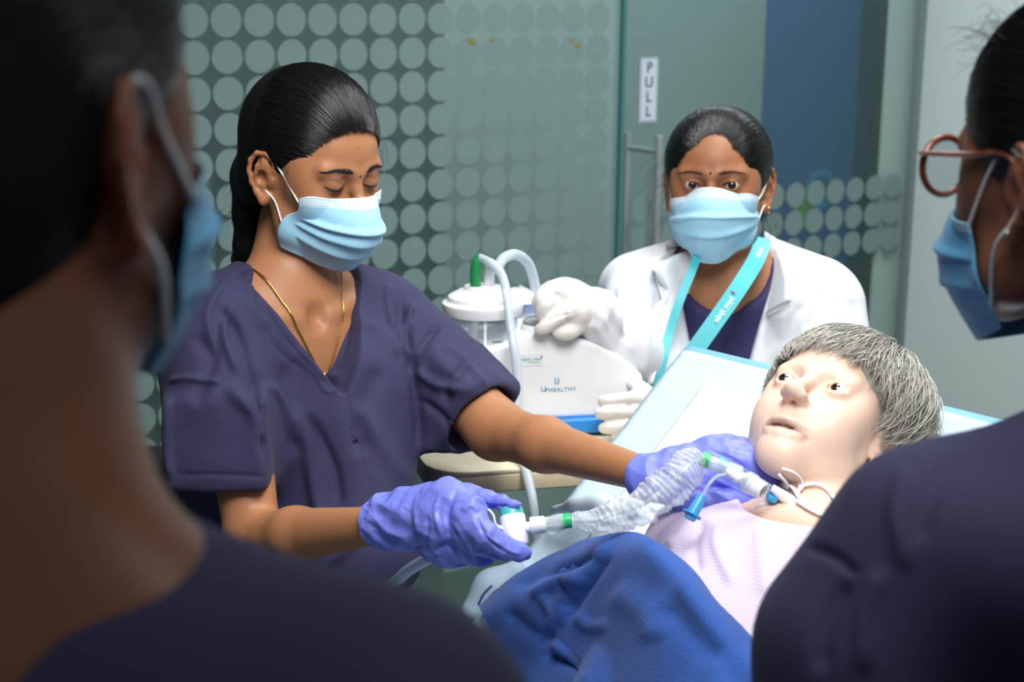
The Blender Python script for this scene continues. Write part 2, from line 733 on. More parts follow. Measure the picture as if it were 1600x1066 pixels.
m_floor = mat('floor_vinyl', srgb(70, 86, 80), 0.35, vary=(6, 0.12))
m_ceil = mat('ceiling_paint', srgb(225, 228, 226), 0.8)
m_wallr = mat('wall_paint', srgb(218, 227, 227), 0.55, bump=(60, 0.05))
m_dark = mat('dark_wall', srgb(84, 104, 103), 0.6, vary=(1.2, 0.1))
m_light = mat('light_wall', srgb(160, 182, 177), 0.6, vary=(0.8, 0.03))
m_grey = mat('corridor_wall', srgb(134, 157, 154), 0.6, vary=(0.8, 0.05))
m_blue = mat('blue_wall', srgb(56, 94, 138), 0.6, vary=(0.8, 0.04))
m_navycol = mat('dark_column', srgb(50, 68, 86), 0.6)
m_olive = mat('olive_edge', srgb(72, 80, 72), 0.6)
m_frame = mat('frame_paint', srgb(176, 194, 189), 0.5)
m_glass = film('clear_glass', srgb(150, 190, 184), 0.96, 0.03, 0.35, 0.06)
m_edge = mat('glass_edge', srgb(60, 120, 116), 0.2, spec=0.7)
m_dot = mat('frosted_film', srgb(121, 144, 141), 0.6)
m_steel = mat('brushed_steel', srgb(196, 200, 198), 0.42, metal=0.75, bump=(300, 0.1), stretch=(1, 1, 0.02))

structure(box('floor', (-4, -2.5, -0.05), (5, 8, 0), m_floor))
structure(box('ceiling', (-4, 0.2, 2.9), (5, 8, 2.95), m_ceil))


def gbox(name, u0, u1, n0, n1, z0, z1, m, parent=None, bevel=0.0):
    return box(name, (u0, n0, z0), (u1, n1, z1), m, parent, bevel, GF, G0)


OFF = 0.55
def ub(px, py=300, off=OFF):
    return glass_hit(px, py, off)[0]


# wall beyond the glass, in painted stretches
structure(gbox('wall_back', -3.2, ub(612), OFF, OFF + 0.1, 0, 2.9, m_dark))
structure(gbox('wall_back', ub(612), ub(694), OFF, OFF + 0.1, 0, 2.9, m_dark))
structure(gbox('wall_back', ub(694), ub(955), OFF, OFF + 0.1, 0, 2.9, m_light))
structure(gbox('wall_back', ub(955), ub(1184), OFF, OFF + 0.1, 0, 2.9, m_grey))
structure(gbox('wall_back', ub(1184), ub(1330), OFF, OFF + 0.1, 0, 2.9, m_blue))
structure(gbox('trim_1', ub(1330), ub(1357), OFF, OFF + 0.1, 0, 2.9, m_navycol))
structure(gbox('trim_2', ub(1357), ub(1382) + 0.3, OFF, OFF + 0.1, 0, 2.9, m_olive))
uf = glass_hit(1374, 300, 0.02)[0]
ue = glass_hit(1419, 300)[0]
structure(gbox('trim_3', uf, ue + 0.02, 0.02, 0.03, 0, 2.9, m_frame))
# right wall comes back towards the room from the end of the glass
structure(gbox('wall_right', ue + 0.004, ue + 0.12, -2.6, 0.02, 0, 2.9, m_wallr))
structure(gbox('trim_4', ue - 0.008, ue + 0.006, -0.02, 0.01, 0, 2.9, mat('trim_grey', srgb(128, 142, 142), 0.5), bevel=0.002))

# blue-wall decoration: green lozenge and blue ring, seen between the dots
m_green_p = mat('green_print', srgb(92, 150, 72), 0.6)
m_ring_p = mat('ring_print', srgb(60, 132, 165), 0.6)
uu, zz = glass_hit(1256, 326, OFF)
prism('wall_lozenge', [(0.045, 0), (0, 0.068), (-0.045, 0), (0, -0.068)], 0.002, GF, G0 + GU * uu + Zup * zz + GN * (OFF - 0.002), m_green_p, smooth=False)
tag(bpy.data.objects['wall_lozenge'], 'green four-pointed lozenge on the blue wall behind the glass', 'wall decal')
uu, zz = glass_hit(1281, 296, OFF)
lathe('wall_ring', [(0.045, 0), (0.066, 0), (0.066, 0.002), (0.045, 0.002), (0.045, 0)], G0 + GU * uu + Zup * zz + GN * (OFF - 0.003), GN, m_ring_p)
tag(bpy.data.objects['wall_ring'], 'light blue ring on the blue wall behind the glass', 'wall decal')

# glass partition and door
U_GAP = 0.951
win = structure(gbox('window_1', -2.6, U_GAP - 0.006, -0.006, 0.006, 0.0, 2.88, m_glass))
structure(gbox('trim_5', U_GAP - 0.0065, U_GAP + 0.0035, -0.007, 0.007, 0.0, 2.88, m_edge))
door = structure(gbox('door_1', U_GAP + 0.004, ue - 0.01, -0.006, 0.006, 0.0, 2.88, m_glass))


def disc_mesh(r, t, seg=28):
    V = [(0, -t, 0)] + [(r * math.cos(2 * math.pi * i / seg), -t, r * math.sin(2 * math.pi * i / seg)) for i in range(seg)]
    V += [(r * math.cos(2 * math.pi * i / seg), 0, r * math.sin(2 * math.pi * i / seg)) for i in range(seg)]
    f = [(0, 1 + i, 1 + (i + 1) % seg) for i in range(seg)]
    f += [(1 + i, 1 + seg + i, 1 + seg + (i + 1) % seg, 1 + (i + 1) % seg) for i in range(seg)]
    me = bpy.data.meshes.new('frosted_dot')
    me.from_pydata(V, [], f)
    me.materials.append(m_dot)
    return me


dm = disc_mesh(0.0338, 0.0005)


def dot(u, z, parent):
    o = bpy.data.objects.new('frosted_dot', dm)
    COL.objects.link(o)
    p = G0 + GU * u + Zup * z - GN * 0.0062
    o.matrix_basis = Matrix([list(GF[i]) + [float(p[i])] for i in range(3)] + [[0, 0, 0, 1]])
    adopt(o, parent)


for i in range(-5, 13):
    for j in range(-2, 13):
        if i < 0 or j < 10:
            dot(i * 0.0724 + 0.001, 1.481 - 0.0728 * j + (0.0728 if False else 0), win)
# the two merged columns stay as they are; the door carries three rows of dots
for i in range(-9, 5):
    for j in range(3):
        u = 1.688 + 0.0745 * i
        if U_GAP + 0.03 < u < ue - 0.03:
            dot(u, 1.0885 - 0.0742 * j, door)

# small brown tape scraps stuck on the glass
m_tape = mat('old_tape', srgb(140, 128, 72), 0.7)
tp = []
for px, py, s in ((732, 63, 1.0), (737, 68, 0.8), (767, 62, 0.7), (892, 62, 0.7), (900, 71, 1.0)):
    u, z = glass_hit(px, py)
    o = prism('tape_scrap', [(-0.009 * s, -0.003), (0.002, -0.006 * s), (0.009 * s, -0.002), (0.006, 0.005 * s), (-0.006, 0.006 * s)],
              0.0006, GF, G0 + GU * u + Zup * z - GN * 0.0074, m_tape, win, smooth=False)

# door handle: a bar each side joined by standoffs through the glass
uh, zt = glass_hit(1030, 212, -0.055)
hz = [glass_hit(1008, 234)[1], glass_hit(975, 345, 0.03)[1], glass_hit(975, 392, 0.03)[1]]
hnd = thing('door_handle', 'brushed steel pull handle through the glass door, below the PULL sign', 'handle', G0 + GU * uh + Zup * (zt - 0.5))
# inner bar (room side)
pin = G0 + GU * uh - GN * 0.055
lathe('inner_bar', [(0, 0), (0.008, 0), (0.009, 0.001), (0.009, 0.749), (0.008, 0.75), (0, 0.75)], pin + Zup * (zt - 0.75), Zup, m_steel, hnd, 20)
uo, zo = glass_hit(981, 208, 0.055)
pout = G0 + GU * uo + GN * 0.055
lathe('outer_bar', [(0, 0), (0.009, 0), (0.009, 0.75), (0, 0.75)], pout + Zup * (zo - 0.75), Zup, m_steel, hnd, 20)
for k, z in enumerate((hz[0], hz[0] - 0.62)):
    lathe('standoff', [(0, 0), (0.007, 0), (0.007, np.linalg.norm(pout - pin)), (0, np.linalg.norm(pout - pin))], pin + Zup * z, pout - pin, m_steel, hnd, 16)

# PULL sign
m_paper = mat('sign_paper', srgb(206, 216, 228), 0.5)
m_ink = mat('sign_ink', srgb(45, 52, 62), 0.6)
cs = [glass_hit(*p) for p in ((1012, 89), (1008, 191))]
su, sz = (cs[0][0] + cs[1][0]) / 2, (cs[0][1] + cs[1][1]) / 2
sh = abs(cs[0][1] - cs[1][1])
swd = glass_hit(1026, 140)[0] - glass_hit(997.5, 140)[0]
sign = tag(gbox('pull_sign', su - swd / 2, su + swd / 2, -0.0085, -0.0065, sz - sh / 2, sz + sh / 2, mat('sign_border', srgb(168, 180, 186), 0.4)),
           'white paper sign reading PULL on the glass door above the steel handle', 'sign')
gbox('paper', su - swd * 0.4, su + swd * 0.4, -0.0092, -0.0084, sz - sh * 0.465, sz + sh * 0.465, m_paper, sign)
LF = np.stack([GU, Zup, -GN], axis=1)
for k, ch in enumerate('PULL'):
    text_obj('letter', ch, 0.037, LF, G0 + GU * su + Zup * (sz + sh * (0.335 - 0.223 * k)) - GN * 0.0094, m_ink, sign, bold=0.0004)

# ================================================================== side table
m_wood = mat('pale_laminate', srgb(226, 214, 186), 0.4, vary=(14, 0.10), stretch=(1, 7, 1), bump=(40, 0.05))
m_woodedge = mat('laminate_edge', srgb(214, 198, 166), 0.45, vary=(30, 0.12), stretch=(1, 1, 6))
TZ = 0.975
ty = math.radians(14)
TE = np.array([math.cos(ty), math.sin(ty), 0])
TB = np.array([-math.sin(ty), math.cos(ty), 0])
tc = W(690, 742, 2.166)
tc = np.array([tc[0], tc[1], 0]) - TB * 0.0
tab = thing('side_table', 'pale wood-topped side table carrying the white suction machine', 'table', tc + TE * 0.4 + TB * 0.25)
TF = np.stack([TE, Zup, -TB], axis=1)


def rrect(w, h, r, n=6, ox=0, oy=0):
    P = []
    for cx, cy, a0 in ((w - r, r, -90), (w - r, h - r, 0), (r, h - r, 90), (r, r, 180)):
        for i in range(n + 1):
            a = math.radians(a0 + 90 * i / n)
            P.append((cx + r * math.cos(a) + ox, cy + r * math.sin(a) + oy))
    return P


TF2 = np.stack([TE, -Zup, TB], axis=1)
prism('table_top', rrect(0.68, 0.34, 0.06, ox=-0.015), 0.006, TF2, tc + Zup * (TZ - 0.003), m_wood, tab, 0.0015, 2)
prism('table_edge', rrect(0.68, 0.34, 0.06, ox=-0.015), 0.026, TF2, tc + Zup * (TZ - 0.0195), m_woodedge, tab, 0.003, 3)
m_tablemetal = mat('table_column', srgb(150, 156, 156), 0.4, metal=0.6)
box('column', (0.30, 0.24, 0.08), (0.38, 0.30, TZ - 0.03), m_tablemetal, tab, 0.006, np.stack([TE, TB, Zup], 1), tc)
box('base', (0.05, 0.22, 0.03), (0.62, 0.32, 0.08), m_tablemetal, tab, 0.006, np.stack([TE, TB, Zup], 1), tc)
for x in (0.12, 0.55):
    lathe('caster', [(0, -0.012), (0.03, -0.012), (0.03, 0.012), (0, 0.012)], tc + TE * x + TB * 0.27 + Zup * 0.03, TE, m_ink, tab, 20)

# ================================================================== suction machine
m_white = mat('white_abs', srgb(236, 238, 242), 0.28, spec=0.5)
m_bluep = mat('blue_plastic', srgb(38, 128, 208), 0.35)
m_clear = film('clear_jar', srgb(215, 224, 235), 0.80, 0.08, 0.5, 0.25)
m_tubing = film('silicone_tube', srgb(208, 220, 230), 0.45, 0.25, 0.5, 0.4)
m_print = mat('blue_grey_print', srgb(92, 148, 186), 0.5)
m_teal = mat('teal_print', srgb(70, 170, 170), 0.5)
m_red = mat('red_print', srgb(200, 60, 60), 0.5)
m_darkp = mat('dark_print', srgb(70, 78, 84), 0.5)
MS = 1040.0                                             # px per metre at the machine
sy = math.radians(12)
SE = np.array([math.cos(sy), math.sin(sy), 0])
SB = np.array([-math.sin(sy), math.cos(sy), 0])
SO = W(878, 672, 2.35)
SO[2] = TZ
SFr = np.stack([SE, SB, Zup], axis=1)
sm = thing('suction_machine', 'white medical suction machine with blue base and clear jar on the pale wood table', 'suction machine', SO)


def sp(px, py, off=0.0):                                 # front-face pixel -> local (x, z)
    r = fwd + (px - 800) / F * CR + (533 - py) / F * CU
    t = ((SO + SB * off - CAM) @ SB) / (r @ SB)
    p = CAM + t * r
    return float((p - SO) @ SE), float(p[2] - SO[2])


# blue base slab
x0, x1 = sp(700, 670)[0], sp(957, 665)[0]
zb = 0.028
box('base', (x0, -0.012, 0.004), (x1 + 0.035, 0.17, zb), m_bluep, sm, 0.006, SFr, SO)
for x in (x0 + 0.03, x1):
    for y in (0.02, 0.14):
        lathe('foot', [(0, 0), (0.012, 0), (0.012, 0.006), (0, 0.006)], SO + SE * x + SB * y, Zup, m_ink, sm, 16)
# main housing: side profile with the jar recess at the left
prof = [sp(*p) for p in ((806, 658), (806, 640), (803, 612), (797, 600), (780, 594), (752, 594), (700, 592), (700, 556), (716, 550),
                         (765, 545), (800, 538), (815, 524), (832, 520), (858, 520), (876, 527), (905, 530),
                         (936, 540), (968, 556), (992, 574), (1004, 587), (1007, 600), (1006, 640), (1002, 652), (985, 655), (930, 656))]
prof = [(x, max(z, zb - 0.002)) for x, z in prof]
prism('housing', prof, 0.15, SFr, SO + SB * 0.075, m_white, sm, 0.007, 4)
# recess back wall, blue back panel with its slanting rim
box('recess_wall', (x0, 0.12, zb), (sp(806, 640)[0], 0.15, sp(700, 592)[1]), m_white, sm, 0.002, SFr, SO)
rim = [sp(*p) for p in ((800, 505), (806, 500), (905, 514), (922, 520), (1000, 575), (1000, 640), (800, 640))]
prism('back_panel', rim, 0.022, SFr, SO + SB * 0.163, m_bluep, sm, 0.005, 3)
# gauge knob on the housing top
kx = sp(841, 516, 0.032)[0]
kz = sp(841, 520)[1]
kc = SO + SE * kx + SB * 0.032 + Zup * (kz - 0.013)
lathe('gauge_collar', [(0, 0), (0.027, 0), (0.0265, 0.016), (0.024, 0.02), (0, 0.02)], kc, Zup, m_white, sm, 32)
lathe('gauge_ring', [(0.018, 0), (0.0235, 0), (0.0235, 0.006), (0.0195, 0.009), (0.018, 0.006), (0, 0.005)], kc + Zup * 0.019, Zup, m_steel, sm, 32)
# collection jar with its lid
jx, jz = sp(768, 545)
jr = sp(828, 500)[0] - jx
jr = abs(jr) * 0.93
jc = SO + SE * jx + SB * 0.07
jb = 0.034
jt = sp(762, 494)[1]
jar = lathe('jar', [(0, 0), (jr * 0.92, 0), (jr * 0.95, 0.004), (jr, jt - jb)], jc + Zup * jb, Zup, m_clear, sm, 48)
for k in range(6):
    z = jb + 0.02 + k * 0.018
    for xx, ln in ((0.012, 0.016),):
        box('scale_mark', (xx - ln / 2, -jr - 0.0004, z), (xx + ln / 2, -jr + 0.0006, z + 0.0014), m_darkp, jar, 0, SFr, jc)
box('scale_strip', (-0.008, -jr * 0.985, jb + 0.01), (-0.004, -jr * 0.96, jt - 0.01), m_white, jar, 0, SFr, jc)
lathe('jar_lid', [(jr * 0.98, -0.012), (jr * 1.10, -0.010), (jr * 1.16, 0.0), (jr * 1.15, 0.006), (jr * 1.02, 0.010), (jr * 0.98, 0.016),
                  (jr * 0.72, 0.024), (jr * 0.55, 0.027), (jr * 0.52, 0.031), (0, 0.032)], jc + Zup * jt, Zup, m_white, sm, 56)
lathe('inner_pipe', [(0, 0), (0.0075, 0), (0.0075, 0.05), (0, 0.05)], jc - SE * 0.014 + Zup * (jt - 0.05), Zup, m_white, sm, 16)
ltop = jc + Zup * (jt + 0.028)
p1 = ltop - SE * 0.012 - SB * 0.005
p2 = ltop + SE * 0.010 + SB * 0.004
for p in (p1, p2):
    lathe('port', [(0, 0), (0.0085, 0), (0.0085, 0.004), (0.006, 0.005), (0.0058, 0.022), (0, 0.022)], p, Zup, m_white, sm, 20)
# second small jar (filter)
fx, fz = sp(838, 498)
fc = SO + SE * fx + SB * 0.13
lathe('filter_jar', [(0, 0), (0.028, 0), (0.028, 0.055), (0, 0.055)], fc + Zup * (fz - 0.055), Zup, m_clear, sm, 28)
lathe('filter_lid', [(0, 0), (0.031, 0), (0.031, 0.007), (0.02, 0.016), (0.012, 0.02), (0, 0.021)], fc + Zup * fz, Zup, m_white, sm, 28)
# connector tubes
gs = mat('green_sleeve', srgb(28, 138, 74), 0.45)
a0 = p1 + Zup * 0.004
tube('green_sleeve', [a0, a0 + Zup * 0.022 - SE * 0.0006, a0 + Zup * 0.036 + SE * 0.002, a0 + Zup * 0.044 + SE * 0.008], 0.0082, gs, sm, 14)
tl = a0 + Zup * 0.043 + SE * 0.006
T1 = [tl, W(771, 414, 2.31), W(784, 430, 2.30), W(792, 460, 2.28), W(797, 505, 2.27), W(804, 550, 2.26), W(809, 600, 2.26), W(806, 655, 2.25),
      W(812, 700, 2.22), W(824, 745, 2.18), W(834, 800, 2.14), W(835, 900, 2.12), W(800, 1010, 2.08), W(700, 1100, 1.98), W(620, 1040, 1.87),
      W(603, 940, 1.83), W(625, 903, 1.80), W(660, 878, 1.79), W(700, 862, 1.77)]
tube('suction_tube', T1, 0.0068, m_tubing, sm, 14, n=140)
b0 = p2 + Zup * 0.004
tube('white_sleeve', [b0, b0 + Zup * 0.02, b0 + Zup * 0.036], 0.0085, m_white, sm, 14)
T2 = [b0 + Zup * 0.034, W(775, 420, 2.34), W(787, 404, 2.35), W(805, 398, 2.37), W(822, 408, 2.40), W(832, 430, 2.42), W(836, 462, 2.43), fc + Zup * (fz + 0.018)]
tube('connecting_tube', T2, 0.0082, m_tubing, sm, 14, n=60)
# lettering on the front face
TXF = np.stack([SE, Zup, -SB], axis=1)


def front(px, py):
    x, z = sp(px, py)
    return SO + SE * x + Zup * z - SB * 0.0006


text_obj('brand_lettering', 'PHEALTHY', 0.0088, TXF, front(876, 609), m_print, sm, 0.0003, gap=1.15)
text_obj('brand_initial', 'U', 0.0115, TXF, front(849, 608.5), m_print, sm, 0.0003)
for dx in (-0.0024, 0.0024):
    c = front(870, 595)
    box('emblem_bar', (dx - 0.0008, -0.0002, -0.0042), (dx + 0.0008, 0.0006, 0.0042), m_print, sm, 0, SFr, c)
box('emblem_foot', (-0.0032, -0.0002, -0.0052), (0.0032, 0.0006, -0.0040), m_print, sm, 0, SFr, front(870, 595))
lb = box('logo_label', (-0.0165, -0.0003, -0.0095), (0.0165, 0.0006, 0.0095), mat('label_paper', srgb(226, 231, 236), 0.4), sm, 0, SFr, front(831, 562))
text_obj('logo_lettering', 'ebek med', 0.0078, TXF, front(830, 561) - SB * 0.0004, m_teal, lb, 0.0003)
text_obj('logo_small_print', 'lets make better', 0.0026, TXF, front(834, 566) - SB * 0.0004, m_darkp, lb, 0.0002)
box('logo_tick', (-0.0008, -0.0004, -0.002), (0.0008, 0.0006, 0.003), m_red, lb, 0, SFr, front(846, 558) - SB * 0.0004)

# ================================================================== bed
A = W(1075, 548, 2.2)
r_ = fwd + (1540 - 800) / F * CR + (533 - 660) / F * CU
B = CAM + r_ * ((A[2] - CAM[2]) / r_[2])
EW = norm(B - A)
EL = np.array([EW[1], -EW[0], 0])
th = math.radians(38)
ES = EL * math.cos(th) - Zup * math.sin(th)              # down the backrest
EN = np.cross(EW, ES)
EN = EN * np.sign(EN[2])
m_matt = mat('mattress_cover', srgb(150, 168, 186), 0.6)
m_bedmetal = mat('bed_metal', srgb(190, 194, 198), 0.35, metal=0.7)
BW, L1 = 0.70, 0.66
bedbase = A + EW * BW / 2 + ES * L1
bed = thing('hospital_bed', 'hospital bed with its backrest raised under the manikin', 'bed', (bedbase[0], bedbase[1], 0))
FB = np.stack([EW, ES, EN], axis=1)
box('backrest_cushion', (0.01, 0.012, -0.105), (BW, L1, -0.012), m_matt, bed, 0.02, FB, A)
P1 = A + ES * L1
FB2 = np.stack([EW, EL, Zup], axis=1)
L2 = 0.48
box('seat_cushion', (0.01, -0.035, -0.10), (BW, L2, -0.012), m_matt, bed, 0.02, FB2, P1)
box('frame', (0.03, -0.30, -0.17), (BW - 0.02, L2 - 0.02, -0.12), m_bedmetal, bed, 0.01, FB2, P1)
box('backrest_frame', (0.05, 0.05, -0.135), (BW - 0.05, L1 - 0.06, -0.105), m_bedmetal, bed, 0.01, FB, A)
for x in (0.08, BW - 0.08):
    for y in (-0.24, L2 - 0.08):
        c = P1 + EW * x + EL * y
        lathe('leg', [(0, 0), (0.018, 0), (0.018, c[2] - 0.17), (0, c[2] - 0.17)], np.array([c[0], c[1], 0]), Zup, m_bedmetal, bed, 16)

# absorbent underpad: blue backing sheet, pale padded field, printed on the raised backrest
m_padb = mat('pad_border', srgb(196, 218, 232), 0.45, bump=(50, 0.4, 0.004))
m_padf = mat('pad_field', srgb(220, 230, 234), 0.75, bump=(45, 0.5, 0.005))
m_padblue = mat('pad_backing', srgb(120, 176, 220), 0.45)


def pad_grid(name, x0, x1, y0, y1, h, m, nx=60, ny=70, parent=None, seed=1, amp=0.002, thick=0.0016):
    X, Y = np.meshgrid(np.linspace(x0, x1, nx), np.linspace(y0, y1, ny), indexing='ij')
    x, y = X.ravel(), Y.ravel()
    P = np.stack([x, y, np.zeros_like(x)], 1)
    z = h + wobble(P, amp, 14, seed, 1.5) + wobble(P, amp * 0.5, 45, seed + 1, 1.5)
    # hangs a little over the near left side
    over = np.clip(-x, 0, 1)
    w = A + x[:, None] * EW + y[:, None] * ES + z[:, None] * EN
    w += (-Zup * 0.9 + EW * 0.35) * (over ** 1.2 * 1.1)[:, None]
    i = np.arange((nx - 1) * (ny - 1))
    a, b = i // (ny - 1), i % (ny - 1)
    q = np.stack([a * ny + b, (a + 1) * ny + b, (a + 1) * ny + b + 1, a * ny + b + 1], 1)
    o = mesh_obj(name, w, q, m, parent)
    md = o.modifiers.new('t', 'SOLIDIFY')
    md.thickness = thick
    md.offset = -1
    return o


pad = thing('underpad', 'pale blue disposable underpad spread over the raised backrest', 'underpad', A + EW * 0.3 + ES * 0.3)
pad_grid('backing', -0.012, 0.69, -0.008, 0.68, 0.001, m_padblue, parent=pad, seed=3, amp=0.001)
pad_grid('border_sheet', -0.006, 0.685, 0.004, 0.675, 0.005, m_padb, parent=pad, seed=4, amp=0.0022)
pad_grid('absorbent_field', 0.075, 0.62, 0.055, 0.62, 0.010, m_padf, 80, 90, parent=pad, seed=5, amp=0.0028, thick=0.003)

# spare sheet corner bunched at the bed edge below the arm
m_sheet = mat('pale_sheet', srgb(200, 220, 228), 0.7, bump=(60, 0.3, 0.003))
c = Clay()
pts = [W(868, 797, 2.05), W(898, 790, 2.03), W(940, 790, 2.01), W(990, 790, 2.0)]
c.chain(pts, [0.008, 0.012, 0.013, 0.012], k=0.01)
v, q = c.build(0.004)
v = v + normals(v, q) * (wobble(v, 0.002, 50, 2, 1.5, True))[:, None]
tag(mesh_obj('bunched_sheet', v, q, m_sheet), 'pale blue-white sheet bunched along the bed edge beside the blue blanket', 'sheet')

# ================================================================== figures: shared builders
# head-local axes: x subject's right, y forward, z up; origin between the ears at eye level
def head_clay(c, open_l=0.0052, open_r=0.0052, lid_drop=0.0, ears=(1, -1), mouth=0.0, jaw=1.0, fem=True, brow=0.0, bulge=0.0138, nose=1.0, gap=0.0315, nz=1.0, mw=1.0):
    c.ball((0, -0.015, 0.034), (0.0735, 0.093, 0.083), k=0)
    c.ball((0, 0.028, 0.028), (0.063, 0.060, 0.062), k=0.02)
    c.ball((0, 0.030, -0.035), (0.0575 * jaw, 0.052, 0.066), k=0.02)
    for s in (1, -1):
        c.cone((s * 0.053 * jaw, 0.0, -0.045), (s * 0.046 * jaw, 0.022, -0.078), 0.018, 0.017, k=0.03)
        c.cone((s * 0.046 * jaw, 0.022, -0.078), (s * 0.012, 0.068, -0.104), 0.017, 0.014, k=0.03)
        c.ball((s * 0.040, 0.056, -0.030), (0.022, 0.021, 0.024), k=0.025)
        c.ball((s * 0.056, 0.030, 0.0), (0.016, 0.03, 0.03), k=0.02)
    c.ball((0, 0.074, -0.101), (0.018, 0.016, 0.015), k=0.025)
    c.ball((0, 0.066, -0.062), (0.030, 0.026, 0.030), k=0.03)
    for s in (1, -1):
        c.cone((s * 0.044, 0.070, 0.017), (s * 0.012, 0.083, 0.014), 0.009, 0.007, k=0.014)
        c.ball((s * gap, 0.101, -0.001), (0.017, 0.015, 0.012), 's', k=0.02)
        c.ball((s * (gap - 0.012), 0.100, 0.001), (0.008, 0.010, 0.012), 's', k=0.012)
    # nose
    c.chain([(0, 0.082, 0.010), (0, 0.089 * (1 + (nose - 1) * 0.4), -0.008 * nz), (0, 0.099 * (1 + (nose - 1) * 0.7), -0.022 * nz), (0, 0.108 * nose, -0.034 * nz)], [0.007, 0.0060, 0.0062, 0.0072], k=0.010)
    c.ball((0, 0.106 * nose, -0.037 * nz), (0.0080, 0.0088, 0.0070), k=0.010)
    for s in (1, -1):
        c.ball((s * 0.0115, 0.097 * (1 + (nose - 1) * 0.8), -0.040 * nz), (0.0066, 0.0105, 0.0066), k=0.011)
        c.ball((s * 0.0060, 0.102 * (1 + (nose - 1) * 0.6), -0.0485 * nz - (1 - nz) * 0.012), (0.0030, 0.0050, 0.0042), 's', k=0.003)
    # eyelids over the ball, cut by an almond
    for s, h in ((1, open_r), (-1, open_l)):
        ec = np.array([s * gap, 0.0735, -0.001])
        c.ball(ec, bulge, k=0.007)
        # crease above the lid
        c.chain([ec + (-s * 0.010, 0.0095, 0.0085), ec + (0, 0.0135, 0.0095), ec + (s * 0.012, 0.0085, 0.0075)], [0.0012] * 3, 's', k=0.003)
        if h > 0:
            a = 0.0134
            hu, hd = h * (1 - lid_drop), h * 0.85

            def alm(p, s=s, ec=ec, a=a, hu=hu, hd=hd):
                x = (p[:, 0] - ec[0])
                z = p[:, 2] - ec[2] + x * s * (-0.10)
                y = p[:, 1] - ec[1]
                ru = (a * a + hu * hu) / (2 * max(hu, 1e-4))
                rd = (a * a + hd * hd) / (2 * hd)
                d1 = np.sqrt(x * x + (z + ru - hu) ** 2) - ru
                d2 = np.sqrt(x * x + (z - rd + hd) ** 2) - rd
                return np.maximum(np.maximum(d1, d2), -y + 0.003)
            c.fn(alm, ec + (-0.016, 0.0, -0.012), ec + (0.016, 0.03, 0.012), 's', k=0.0012)
    # mouth
    md_ = 0.0045 if mouth > 0 else 0.0
    cz = 0.0035 if mouth > 0 else 0.0
    c.chain([(0.024 * mw, 0.083 + cz, -0.0725 + cz), (0.010, 0.0955, -0.0685), (0.003, 0.098, -0.0678), (-0.003, 0.098, -0.0678), (-0.010, 0.0955, -0.0685), (-0.024 * mw, 0.083 + cz, -0.0725 + cz)],
            [0.0025, 0.0044, 0.0042, 0.0042, 0.0044, 0.0025], k=0.005)
    c.chain([(0.024 * mw, 0.083 + cz * 0.7, -0.0765), (0.010, 0.094 - md_ * 0.8, -0.0805 - md_), (0, 0.0965 - md_ * 0.8, -0.0815 - md_), (-0.010, 0.094 - md_ * 0.8, -0.0805 - md_), (-0.024 * mw, 0.083 + cz * 0.7, -0.0765)],
            [0.0030, 0.0055 - md_ * 0.2, 0.0058 - md_ * 0.2, 0.0055 - md_ * 0.2, 0.0030], k=0.006)
    c.cone((0, 0.098, -0.052), (0, 0.100, -0.061), 0.003, 0.0035, 's', k=0.006)
    mz = -0.0742 - md_ * 0.55
    hm = 0.0006 + mouth * 0.85
    c.chain([(0.027 * mw, 0.087, mz + 0.5 * cz), (0.014, 0.101, mz), (-0.014, 0.101, mz), (-0.027 * mw, 0.087, mz + 0.5 * cz)], [hm * 0.6, hm, hm, hm * 0.6], 's', k=0.002)
    if mouth > 0:
        c.chain([(0.022, 0.080, mz), (0.008, 0.089, mz), (-0.008, 0.089, mz), (-0.022, 0.080, mz)], [hm * 0.7, hm, hm, hm * 0.7], 's', k=0.001)
    for s in ears:
        ear_clay(c, s)


def ear_clay(c, s, big=1.0):
    o = np.array([s * 0.071, -0.010, -0.016])

    def E(y, z, x=0.0):
        return o + np.array([s * (x + 0.006 - 0.30 * y), y * 1.12, z * 1.12])
    # flat body of the ear
    c.ball(E(0.004, 0.004, -0.006), (0.008, 0.014, 0.021), k=0.006)
    c.ball(E(-0.003, 0.012, -0.0005), (0.0055, 0.014, 0.019), k=0.004)
    c.chain([E(-0.004, 0.020, 0.001), E(-0.006, 0.004, 0.001), E(0.000, -0.014, -0.001)], [0.0085, 0.0085, 0.005], k=0.006)
    rim = [E(0.013, 0.012, 0.001), E(0.012, 0.024, 0.003), E(0.002, 0.032, 0.005), E(-0.010, 0.030, 0.007), E(-0.017, 0.020, 0.008),
           E(-0.018, 0.006, 0.008), E(-0.013, -0.008, 0.007), E(-0.006, -0.018, 0.004)]
    c.chain(rim, [0.0028, 0.0032, 0.0034, 0.0036, 0.0036, 0.0034, 0.0034, 0.004], k=0.003)
    c.chain([E(-0.006, -0.018, 0.004), E(0.002, -0.027, 0.002), E(0.007, -0.020, 0.0)], [0.0052, 0.0062, 0.0045], k=0.005)
    c.chain([E(0.002, 0.020, 0.003), E(-0.009, 0.014, 0.005), E(-0.011, 0.000, 0.005), E(-0.006, -0.009, 0.004)], [0.0026, 0.003, 0.003, 0.0026], k=0.003)
    c.ball(E(-0.001, 0.002, 0.006), (0.0055, 0.0075, 0.0095), 's', k=0.004)
    c.ball(E(-0.006, 0.022, 0.009), (0.004, 0.004, 0.006), 's', k=0.003)
    c.chain([E(0.012, 0.002, 0.002), E(0.009, -0.006, 0.002)], [0.0036, 0.003], k=0.003)


def local(v, R, t, s=1.0):
    return ((np.asarray(v) - t) @ R) / s


def world_pts(p, R, t, s=1.0):
    return (np.asarray(p) * s) @ R.T + t


